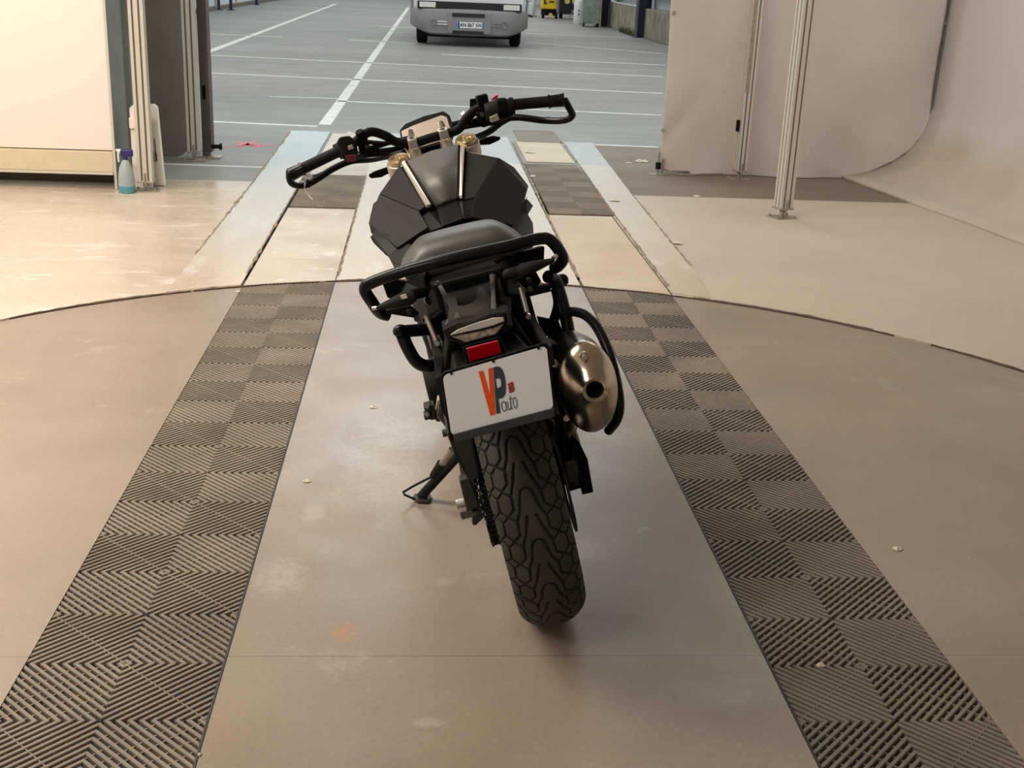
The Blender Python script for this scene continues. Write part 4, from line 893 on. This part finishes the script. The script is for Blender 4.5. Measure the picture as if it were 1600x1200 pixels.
flat('letter_v', [(518, 408), (522, 402), (560, 394), (568, 400), (640, 668), (619, 380), (624, 372), (660, 362), (667, 366), (692, 848), (645, 860), (640, 856)], M['plateo'])
flat('letter_p', [(673, 362), (700, 352), (728, 351), (752, 366), (775, 402), (790, 450), (799, 520), (801, 590), (793, 640), (772, 674), (745, 682), (724, 690), (736, 752), (746, 832), (703, 843)], M['plated'],
     holes=[[(694, 480), (732, 472), (745, 485), (753, 512), (754, 545), (744, 566), (710, 576)]])
for i in range(4):
    for j in range(5):
        def cp(a, b_): 
            u, v = a/4, b_/5; return (822*(1-u)*(1-v)+878*u*(1-v)+893*u*v+840*(1-u)*v, 530*(1-u)*(1-v)+508*u*(1-v)+605*u*v+630*(1-u)*v)
        if i == 0 and j == 0: ck = ([], [])
        ck[(i+j) % 2].append([cp(i, j), cp(i+1, j), cp(i+1, j+1), cp(i, j+1)])
for nm, qs, m_ in (('flag_orange', ck[1], M['plateo']), ('flag_slate', ck[0], M['plated'])):
    b = MB()
    for q in qs: b.add([c7(*p_) for p_ in q], [(0, 1, 2, 3)])
    b.build(nm, m_, lp, solid=-.0006)
def stroke(b, pts, wd=7):
    for (x0, y0), (x1, y1) in zip(pts[:-1], pts[1:]):
        l_ = math.hypot(x1-x0, y1-y0) or 1; nx_, ny_ = -(y1-y0)/l_*wd/2, (x1-x0)/l_*wd/2; ex, ey = (x1-x0)/l_*wd*.3, (y1-y0)/l_*wd*.3
        b.add([c7(x0-ex+nx_, y0-ey+ny_), c7(x1+ex+nx_, y1+ey+ny_), c7(x1+ex-nx_, y1+ey-ny_), c7(x0-ex-nx_, y0-ey-ny_)], [(0, 1, 2, 3)])
def oval(cx, cy, rx, ry, sk=0.0): return [(cx+rx*math.cos(2*math.pi*k/20)+sk*ry*math.sin(2*math.pi*k/20), cy+ry*math.sin(2*math.pi*k/20)) for k in range(21)]
b = MB(); stroke(b, oval(782, 765, 24, 50, .12)); stroke(b, [(800, 718), (806, 790), (812, 808)]); stroke(b, [(818, 712), (822, 770), (832, 800), (845, 800), (855, 780), (852, 705)])
stroke(b, [(846, 655), (857, 770), (866, 792), (874, 790)]); stroke(b, [(838, 690), (868, 682)]); stroke(b, oval(898, 728, 20, 55, .10)); b.build('word_auto', M['plated'], lp, solid=-.0005)

# ---- grab rail
gr = MB().tube([L(607, 493, .055), L(593, 488, .045), L(582, 473, .015), L(570, 452, -.005), L(582, 441, -.015), L(640, 421, -.035), L(712, 403, -.045), L(790, 386, -.035), L(842, 373, -.015), L(862, 377, -.005), L(879, 402, .01), L(873, 415, .04), L(866, 419, .06)], .0130, 16).build('grab_rail', M['tube'], bike, smooth=60)
# ---- rear turn signals
def signal(name, tip, base, r0, r1, parent=bike, lens=None):
    t = Vector(tip); s_ = Vector(base); d = s_-t
    o = MB().tube([t, t+d*.12, t+d*.5, t+d*.85, s_], [r0*.5, r0, (r0+r1)/2*1.1, r1, r1*.7], 10, smooth=False, flat=.8).build(name, M['dusty'], parent, smooth=50)
    return o
s1 = signal('turn_signal', L(588, 482, -.06), L(648, 462, -.06), .008, .021); s2 = signal('turn_signal', L(866, 406, -.06), L(808, 425, -.06), .008, .019)
MB().tube([L(640, 462, -.06), L(665, 455, -.03)], .012, 10, smooth=False).build('stalk', M['plastic'], s1, smooth=50)
MB().tube([L(815, 422, -.06), L(790, 430, -.03)], .012, 10, smooth=False).build('stalk', M['dusty'], s2, smooth=50)
MB().cyl(L(582, 482, -.05), L(597, 481, -.058), .004, 8).build('chrome_tip', M['chrome'], s1); MB().cyl(L(864, 404, -.06), L(869, 400, -.05), .005, 8).build('chrome_tip', M['chrome'], s2)
poly('signal_highlight', [L(625, 462, -.085), L(634, 459, -.085), L(637, 465, -.085), L(628, 467, -.085)], M['lens'], s1, th=.003);  # pale piece that paints a small white highlight on the left signal
poly('bracket_plate', [L(603, 485, -.03), L(642, 478, -.03), L(655, 490, -.03), L(648, 497, -.03), L(604, 490, -.03)], M['dusty'], th=.008, bevel=.001)
poly('bracket_plate', [L(805, 436, -.03), L(838, 425, -.03), L(846, 440, -.03), L(835, 455, -.03), L(822, 452, -.03)], M['plastic'], th=.008, bevel=.001)
for px, py in ((639, 489), (651, 499), (827, 439), (829, 452)):
    p = L(px, py, -.045); MB().cyl(p, p+Vector((0, .012, 0)), .006, 6).build('bracket_bolt', M['grime'], bike)
for a, b_, bt in (((665, 493), (682, 533), (683, 537)), ((813, 450), (823, 488), (826, 495))):
    MB().tube([L(*a, -.03), L(*b_, -.06)], .0055, 8, smooth=False).build('stay_rod', M['steel'], bike, smooth=50)
    p = L(*bt, -.065); MB().cyl(p, p+Vector((0, .01, 0)), .006, 8).build('stay_bolt', M['chrome'], bike)
MB().loft([[L(x, y, -.02) for x, y in ((676, 525), (687, 528), (684, 528), (675, 527))], [L(x, y, -.10) for x, y in ((678, 560), (692, 556), (692, 560), (678, 564))], [L(x, y, -.14) for x, y in ((680, 592), (690, 586), (700, 660), (690, 640))]]).build('plate_stay', M['dusty'], bike, bevel=.002)
MB().loft([[L(x, y, -.06) for x, y in ((826, 496), (834, 492), (836, 500), (828, 502))], [L(x, y, -.16) for x, y in ((845, 532), (856, 528), (858, 545), (846, 545))], [L(x, y, -.26) for x, y in ((852, 545), (862, 540), (868, 570), (856, 575))]]).build('plate_stay', M['dusty'], bike, bevel=.002)
# left peg hanger
hx_ = [(700, 610), (684, 626), (681, 648), (696, 668), (704, 668), (691, 646), (692, 630), (704, 618)]
P = [L(x, y, .05) for x, y in hx_]; b = MB(); b.add(P+[q+Vector((0, .03, 0)) for q in P], [(0, 1, 6, 7), (1, 2, 5, 6), (2, 3, 4, 5), (8, 15, 14, 9), (9, 14, 13, 10), (10, 13, 12, 11)]+[(k, (k+1) % 8, 8+(k+1) % 8, 8+k) for k in range(8)])
hg = b.build('peg_hanger', M['silver'], bike, bevel=.001)
poly('hanger_plate', [L(x, y, .06) for x, y in ((703, 612), (686, 628), (684, 648), (700, 668), (720, 668), (720, 612))], M['plastic'], hg, th=.01)
MB().box(L(668, 635, .04), (.016, .03, .014)).box(L(668, 648, .04), (.016, .03, .014)).box(L(675, 641, .05), (.016, .03, .036)).build('peg_clevis', M['grime'], hg, bevel=.002)
for y_ in (635, 648): MB().cyl(L(667, y_, .02), L(667, y_, .03), .005, 8).build('clevis_hole', M['bolt'], hg)
p = L(697, 676, .0); MB().cyl(p+Vector((-.008, 0, 0)), p+Vector((.02, 0, 0)), .009, 10).build('foot_bolt', M['grime'], bike)

# ---- engine, frame (mostly hidden)
eng = MB().box((0, .62, .42), (.26, .34, .26)).box((0, .78, .60), (.22, .20, .26), Matrix.Rotation(R_(-15), 3, 'X')).build('engine', M['grime'], bike, bevel=.02)
MB().cyl((-.17, .55, .40), (.17, .55, .40), .085, 28).cyl((-.15, .72, .40), (.16, .72, .40), .10, 28).build('crankcase_cover', M['dusty'], eng, smooth=40, bevel=.008)
fr = MB()
for s in (-1, 1):
    fr.tube([(s*.05, .92, .86), (s*.13, .75, .74), (s*.135, .55, .60), (s*.11, .48, .42)], .016, 10)
    fr.tube([(s*.11, .50, .70), (s*.11, .25, .74), (s*.09, .02, .79)], .013, 10); fr.tube([(s*.12, .45, .55), (s*.115, .25, .66), (s*.10, .08, .74)], .011, 10)
    fr.tube([(s*.05, .92, .80), (s*.12, .86, .55), (s*.12, .80, .30)], .014, 10)
fr.cyl((0, .90, .80), (0, .93, .90), .035, 16)
fr.build('frame', M['tube'], bike, smooth=60)
MB().box((0, 1.0, .52), (.30, .04, .26), Matrix.Rotation(R_(-20), 3, 'X')).build('radiator', M['plastic'], bike, bevel=.01)
MB().tube([(.05, .85, .40), (.10, .95, .28), (.12, .80, .22), (.13, .55, .24), (.14, .38, .34), (ec.x-.03, .30, ec.z-.075)], .022, 12).build('exhaust_pipe', M['mufd'], bike, smooth=60)
MB().lathe([(.001, -.11), (.045, -.11), (.05, 0), (.045, .11), (.001, .11)], (.03, .30, .55), (0, .4, 1), 18).build('rear_shock', M['grime'], bike, smooth=40)
for s in (-1, 1):
    MB().tube([(s*.11, .47, .34), (s*.15, .47, .36)], .013, 10, smooth=False).build('foot_peg', M['rubber'], bike)
# front fork, mudguard, headlamp
for s in (-1, 1):
    fk = MB().tube([(s*.098, 1.44, .30), (s*.098, 1.32, .50), (s*.098, 1.02, .945)], [.030, .027, .026], 16, smooth=False).build('fork_leg', M['gold'], bike, smooth=50)
MB().loft([[Vector((x*.085, FW.y-math.sin(a)*(.325-.02*abs(x)), FW.z+math.cos(a)*(.325-.02*abs(x)))) for x in (-1, -.5, 0, .5, 1)]+[Vector((x*.08, FW.y-math.sin(a)*.31, FW.z+math.cos(a)*.31)) for x in (1, -1)] for a in np.linspace(-.7, .9, 12)]).build('front_mudguard', M['plastic'], bike, smooth=50)
MB().ell((0, 1.16, .82), (.10, .08, .10)).build('headlamp', M['glossb'], bike, smooth=60)

# ---- tank and bodywork
def both(lx, ly, rx, ry, Y): return (c1(lx, ly, Y), c1(rx, ry, Y))
def ipl(x, y, A_, B_, C_):
    n_ = (B_-A_).cross(C_-A_); d = BMT @ ray(x/3.2+420, y/3.2+120); return CL+d*((A_-CL).dot(n_)/d.dot(n_))
PT = both(690, 432, 948, 350, .742)       # centre panel top
PBm = both(832, 652, 942, 612, .52)       # centre panel bottom
ST = both(664, 452, 985, 372, .735)       # stripe outer top
RF = both(562, 598, 1150, 405, .657)      # ridge front
RL = both(760, 684, 1028, 602, .496)      # ridge low
SB = tuple(ipl(x, y, ST[i], RF[i], RL[i]) for i, (x, y) in enumerate(((790, 662), (968, 614))))   # stripe outer bottom
OB = both(652, 868, 1238, 745, .42)
GL = tuple(ipl(x, y, RF[i], RL[i], OB[i]) for i, (x, y) in enumerate(((806, 765), (1012, 700))))
OW = tuple(ipl(x, y, RF[i], RL[i], OB[i]) for i, (x, y) in enumerate(((508, 745), (1290, 560))))
OT = both(522, 636, 1226, 452, .672)
OE = both(500, 730, 1298, 545, .625)
OL = both(512, 782, 1283, 602, .59)
GB = both(866, 745, 972, 705, .41)
tank = MB().loft([[Vector((x*w_, y, z)) for x, z in ((-1, zb), (-1, zm), (-.45, zt), (.45, zt), (1, zm), (1, zb))] for y, w_, zb, zm, zt in ((.40, .09, .74, .80, .83), (.52, .15, .74, .82, .87), (.66, .165, .76, .87, .93), (.74, .09, .80, .93, .955))]).build('fuel_tank', M['plastic'], bike, bevel=.01)
up = Vector((0, -.004, .006))
mid_t = (PT[0]+PT[1])/2+Vector((0, .004, .006)); mid_b = (PBm[0]+PBm[1])/2+Vector((0, 0, .004))
poly('centre_panel', [PT[0]+up, mid_t+up, PT[1]+up, PBm[1]+up, mid_b+up, PBm[0]+up], M['satin'], tank, th=.012, smooth=80, tri=[(0, 5, 4, 1), (1, 4, 3, 2)])
poly('lower_gloss_panel', [PBm[0], PBm[1], GB[1], GB[0]], M['glossd'], tank, th=.01, bevel=.003)
for i, s in ((0, -1), (1, 1)):
    sg = (lambda t: t if i == 0 else tuple(reversed(t)))
    q1, q2 = ST[i].lerp(PT[i], .62), SB[i].lerp(PBm[i], .50); e1 = ST[i].lerp(PT[i], .12); e2 = SB[i].lerp(PBm[i], .0)
    poly('silver_stripe', [e1+up*.9, q1+up*.9, q2+up*.6, e2+up*.6], M['stripe'], tank, th=.008, tri=[sg((0, 1, 2, 3))][0:1])
    poly('stripe_channel', [ST[i].lerp(PT[i], .0)-up*.3, PT[i]-up*.3, PBm[i]-up*.3, SB[i]-up*.3], M['plastic'], tank, th=.01)
    poly('side_panel', [ST[i], RF[i], RL[i], SB[i]], M['satind'], tank, th=.01, bevel=.002)
    poly('inner_panel', [SB[i]-up*.5, RL[i]-up*.5, GL[i]-up*.5, GB[i]-up*.5, PBm[i]-up*.5], M['glossd'], tank, th=.008, tri=[(0, 1, 2), (0, 2, 3), (0, 3, 4)])
    poly('outer_panel', [RF[i], OW[i], OB[i], GL[i], RL[i]], M['satind'], tank, th=.01, bevel=.0015)
    poly('edge_panel', [RF[i], OT[i], OE[i], OL[i], OB[i], OW[i]], M['satind'], tank, th=.01, tri=[(0, 1, 2), (0, 2, 5), (2, 3, 5), (3, 4, 5)])
    n1, n2 = ST[i]+Vector((0, .03, -.02)), RF[i]+Vector((s*.01, .04, -.03))
    poly('front_edge', [ST[i], n1, n2, RF[i]], M['glossb'], tank, th=.006)
    n3 = OT[i]+Vector((s*.008, .05, -.05)); poly('front_wing', [RF[i], n2, n3, OT[i]], M['satind'], tank, th=.006)
    d1, d2 = OL[i]+Vector((-s*.03, .0, -.06)), OB[i]+Vector((-s*.02, 0, -.05))
    poly('tank_skirt', [OE[i]+Vector((-s*.004, .05, -.06)), OL[i]-Vector((s*.004, 0, .004)), OB[i]-Vector((s*.004, 0, .004)), d2, d1], M['plastic'], tank, th=.01, tri=[(0, 1, 4), (1, 2, 3, 4)])
# black side covers under tank, left and right
poly('side_fairing', [L(588, 366, .52), L(590, 382, .50), L(612, 408, .42), L(622, 428, .34), L(650, 440, .25), L(660, 400, .35), L(640, 385, .45)], M['glossd'], th=.02, bevel=.003)
poly('side_fairing', [L(824, 305, .55), L(823, 330, .50), L(833, 348, .44), L(835, 375, .30), L(812, 385, .25), L(795, 365, .35), L(806, 340, .45)], M['plastic'], th=-.02, bevel=.003)

# ---- top clamp, handlebar, controls
capL, capR = L(622.7, 250, .885), L(728, 219, .885)
tc_ = MB()
for c in (capL, capR): tc_.cyl(c+Vector((0, .012, -.045)), c+Vector((0, 0, -.006)), .036, 24)
tc_.loft([[c+Vector((0, a, b_)) for a, b_ in ((-.035, -.012), (.035, -.020), (.035, -.045), (-.035, -.04))] for c in (capL, capL.lerp(capR, .5), capR)])
tc_.build('top_clamp', M['silver'], bike, smooth=40, bevel=.003)
for c in (capL, capR):
    fc = MB().lathe([(.029, -.006), (.030, .004), (.027, .009), (.018, .007), (.017, .003), (.001, .003)], c, (0, -.25, 1), 28).build('fork_cap', M['gold'], bike, smooth=30)
    MB().cyl(c+Vector((0, 0, .003)), c+Vector((0, -.003, .013)), .0075, 6).build('cap_adjuster', M['silver'], fc)
YB = .93
path = [L(528, 237, .885), L(548, 228, .90), L(563, 215, .915), L(580, 206, .925), L(602, 212, .93), L(620, 222, .932), L(648, 223, .932), L(672, 216, .932), L(697, 209, .932), L(716, 202, .93), L(731, 183, .925), L(748, 169, .915), L(775, 167, .90), L(800, 164, .885)]
hb = MB().tube(path, .0130, 14).build('handlebar', M['plastic'], bike, smooth=60)
for a, b_ in (((648, 236), (643, 216)), ((697, 221), (691, 202))):
    A_, B_ = L(*a, .93), L(*b_, .93)
    rs = MB().cyl(A_+Vector((0, 0, -.02)), A_+Vector((0, 0, .012)), .020, 20, r2=.016).box(B_.lerp(A_, .35), (.026, .070, .030)).build('bar_riser', M['silver'], bike, bevel=.004)
    for q in ((642, 208, .955), (643.5, 219, .905)):
        q_ = L(q[0]+(48 if a[0] > 670 else 0), q[1]-(13 if a[0] > 670 else 0), q[2])
        MB().cyl(q_-Vector((0, 0, .012)), q_+Vector((0, 0, .003)), .009, 16).build('bolt_boss', M['silver'], rs, smooth=40)
        MB().cyl(q_, q_+Vector((0, 0, .011)), .0072, 14).build('riser_bolt', M['bolt'], rs, smooth=40)
        MB().cyl(q_+Vector((0, 0, .0105)), q_+Vector((0, 0, .0115)), .0036, 6).build('hex_socket', M['rubber'], rs)
cbx = MB().loft([[L(x, y, .955) for x, y in ((651, 215), (686, 203), (687, 209), (653, 222))], [L(x, y, .925) for x, y in ((651, 222), (687, 210), (688, 216), (654, 228))]]).build('riser_bridge', M['silver'], bike, bevel=.003)
MB().cyl(L(669, 212, .945), L(669, 212, .938), .004, 10).build('bridge_screw', M['bolt'], cbx)
# instrument
IPo, IPn = L(665, 205, 1.0), Vector((0, -.62, .785))
def ip(px, py, off=0.0):
    d = BMT @ ray(px, py); return CL+d*((IPo+IPn*off-CL).dot(IPn)/d.dot(IPn))
idx = ((624, 203), (633, 193), (662, 181), (693, 173), (702, 179), (709, 197), (700, 222), (640, 240), (627, 222))
db = MB().loft([[ip(x, y, -.002)-IPn*.03 for x, y in idx], [ip(x, y, -.002) for x, y in idx]]).build('instrument_display', M['plastic'], bike, bevel=.003)
MB().prism([ip(x, y, .0) for x, y in ((627, 205), (646, 196), (690, 180), (698, 183), (703, 200), (697, 217), (642, 235), (630, 221))], IPn*-.0025).build('screen', M['screen'], db)
# grips, bar ends, guards, switches, levers
for side in (0, 1):
    a, b_, e = ((530, 236), (472, 264), (452, 274)) if side == 0 else ((799, 164), (858, 158.5), (882, 156))
    A_, B_, E_ = L(*a, .885), L(*b_, .868), L(*e, .862)
    gp = MB().tube([A_, A_.lerp(B_, .02), B_], [.017, .0155, .0155], 20, smooth=False).build('handlebar_grip', M['rubber'], bike, smooth=50)
    be_ = MB().tube([B_.lerp(A_, .02), B_, B_.lerp(E_, .15), E_.lerp(B_, .25), E_.lerp(B_, .1)], [.0195, .0195, .017, .0185, .0185], 20, smooth=False).build('bar_end', M['glossb'], bike, smooth=50)
    MB().tube([E_.lerp(B_, .12), E_], [.021, .021], 6, smooth=False, flat=.9).build('end_plate', M['tube'], be_)
gL = MB().tube([L(452, 268, .862), L(453, 282, .875), L(461, 289, .90), L(478, 289, .93), L(497, 279, .96), L(520, 264, .99), L(548, 252, 1.01), L(580, 249, 1.01), L(610, 243, .97), L(632, 238, .94)], .0095, 12).build('lever_guard', M['tube'], bike, smooth=60)
gR = MB().tube([L(882, 156, .862), L(890, 170, .875), L(894, 181, .90), L(880, 188, .93), L(850, 188, .97), L(805, 183, 1.0), L(785, 190, 1.01), L(765, 205, 1.0), L(745, 214, .97), L(725, 218, .93)], .0100, 12).build('lever_guard', M['tube'], bike, smooth=60)
MB().cyl(L(480, 292, .925), L(483, 281, .925), .008, 8).build('guard_clamp', M['rubber'], gL)
MB().tube([L(470, 279, .90), L(477, 284, .915), L(476, 295, .91), L(483, 306, .90), L(489, 312, .89)], .0018, 6).build('cable_tie', M['lightbox'], gL)
# left switch cluster
sL = MB().loft([[L(x, y, .862) for x, y in ((526, 222), (531, 214), (546, 212), (556, 220), (560, 238), (556, 250), (542, 254), (534, 246))], [L(x, y, .905) for x, y in ((526, 222), (531, 214), (546, 212), (556, 220), (560, 238), (556, 250), (542, 254), (534, 246))]]).build('switch_housing', M['dusty'], bike, bevel=.005)
poly('red_switch', [L(x, y, .858) for x, y in ((539, 243), (557, 241), (557, 251), (543, 253))], M['redsw'], sL, th=.008, bevel=.001)
poly('grey_switch', [L(x, y, .854) for x, y in ((543, 229), (550, 226), (553, 232), (545, 235))], M['greysw'], sL, th=.012, bevel=.001)
poly('switch_well', [L(x, y, .860) for x, y in ((540, 227), (555, 222), (557, 234), (542, 238))], M['rubber'], sL, th=.004)
MB().cyl(L(527, 238, .885), L(535, 233, .89), .023, 20).build('grip_collar', M['dusty'], sL, smooth=40)
lv = MB().tube([L(569, 240, .95), L(540, 252, 1.0), L(520, 263, 1.02), L(490, 276, .99)], [.010, .008, .007, .006], 10, flat=.6).build('clutch_lever', M['plastic'], bike, smooth=60)
mt = MB().tube([L(563, 206, .91), L(571, 228, .93)], .012, 10, smooth=False).box(L(568, 226, .92), (.03, .03, .05)).cyl(L(561, 205, .90), L(566, 216, .91), .012).build('mirror_mount', M['plastic'], bike, smooth=40, bevel=.002)
MB().cyl(L(573, 229, .90), L(573, 229, .912), .006, 8).build('mount_bolt', M['grime'], mt)
# right switch cluster
sR = MB().tube([L(758, 175, .885), L(764, 174, .885), L(776, 171, .885), L(782, 171, .885), L(799, 168, .885)], [.021, .025, .027, .030, .024], 24, smooth=False).build('switch_housing', M['dusty'], bike, smooth=40)
MB().tube([L(778, 171, .885), L(786, 170, .885), L(792, 169, .885)], [.031, .031, .029], 24, smooth=False).build('throttle_drum', M['plastic'], sR, smooth=40)
MB().tube([L(797, 166, .885), L(803, 165, .885)], [.024, .023], 24, smooth=False).build('grip_collar', M['rubber'], sR, smooth=40)
poly('kill_switch', [L(x, y, .868) for x, y in ((766, 155), (773, 149), (779, 147), (776, 154), (769, 156))], M['pinksw'], sR, th=.012, bevel=.001)
poly('grey_switch', [L(x, y, .850) for x, y in ((765, 184), (777, 178), (781, 187), (768, 192))], M['greysw'], sR, th=.012, bevel=.001)
rvz = MB().loft([[L(x, y, .94) for x, y in ((734, 154.5), (750, 153), (751, 172), (734, 176))], [L(x, y, .98) for x, y in ((734, 154.5), (750, 153), (751, 172), (734, 176))]]).build('brake_fluid_reservoir', M['plastic'], bike, bevel=.003)
mr = MB().box(L(755, 163, .91), (.032, .03, .055), rz(.1)).box(L(753, 181, .91), (.03, .03, .03)).build('master_cylinder', M['plastic'], bike, bevel=.005)
MB().cyl(L(753, 179, .885), L(753, 179, .90), .007, 10).build('cylinder_bolt', M['grime'], mr)
MB().cyl(L(723, 181, .96), L(727, 177, .96), .010, 12).cyl(L(720, 186, .95), L(728, 182, .955), .006, 10).build('banjo_bolt', M['bolt'], mr, smooth=40)
MB().tube([L(755, 196, .96), L(785, 188, 1.0), L(820, 186, 1.02), L(860, 184, .99)], [.010, .008, .007, .006], 10, flat=.6).build('brake_lever', M['plastic'], bike, smooth=60)
for a in ([(560, 240), (590, 236), (620, 232), (640, 225)], [(560, 232), (585, 230), (612, 222), (645, 214)], [(560, 244), (600, 240), (630, 236)], [(575, 222), (600, 224), (625, 221), (650, 216)],
          [(706, 194), (725, 190), (745, 190), (765, 190)], [(704, 204), (730, 198), (755, 194), (775, 192)], [(704, 199), (725, 193), (750, 186)]):
    MB().tube([L(x, y, .97) for x, y in a], .0065, 8).build('control_cable', M['rubber'], bike, smooth=60)
# front turn signals (black, behind the fork caps)
for q in ([(575, 273), (586, 267), (604, 261), (609, 262), (609, 270), (596, 277), (579, 279)], [(783, 214), (770, 212), (756, 215), (748, 220), (749, 227), (765, 226), (781, 219)]):
    MB().loft([[L(x, y, 1.06) for x, y in q], [L(x, y, 1.10) for x, y in q]]).build('front_turn_signal', M['plastic'], bike, bevel=.005)
    MB().tube([L(sum(x for x, y in q)/7+(8 if q[0][0] < 600 else -8), sum(y for x, y in q)/7-2, 1.08), L(640 if q[0][0] < 600 else 715, 255 if q[0][0] < 600 else 232, 1.08)], .010, 8, smooth=False).build('signal_stalk', M['plastic'], bike)

# ---- side stand
ft = wl2(G(656, 781)); tpz = L(716, 712, .58)
st = MB().tube([ft+Vector((.004, 0, .008)), tpz, Vector((-.105, .62, .33))], [.0135, .0145, .0145], 14, smooth=False).build('side_stand', M['dusty'], bike, smooth=50)
fo = [G(x, y, .003) for x, y in ((645, 779), (652, 786), (668, 787), (675, 781), (672, 775), (660, 774), (648, 775))]
MB().prism([wl2(q) for q in fo], wl2(Vector(fo[0])+Vector((0, 0, .007)))-wl2(fo[0])).build('stand_foot', M['grime'], st, bevel=.001)
MB().tube([L(706, 702, .50), L(690, 726, .52)], .0095, 12, smooth=False).build('stand_spring', M['steel'], st, smooth=50)
MB().tube([L(690, 724, .52), L(678, 744, .54)], .013, 12, smooth=False).build('spring_sleeve', M['dusty'], st, smooth=50)
MB().tube([L(678, 743, .54), L(645, 760, .57), L(630, 769, .58), L(632, 773, .59), wl2(G(648, 780, .008))], .0035, 8, smooth=False).build('stand_wire', M['tube'], st, smooth=50)
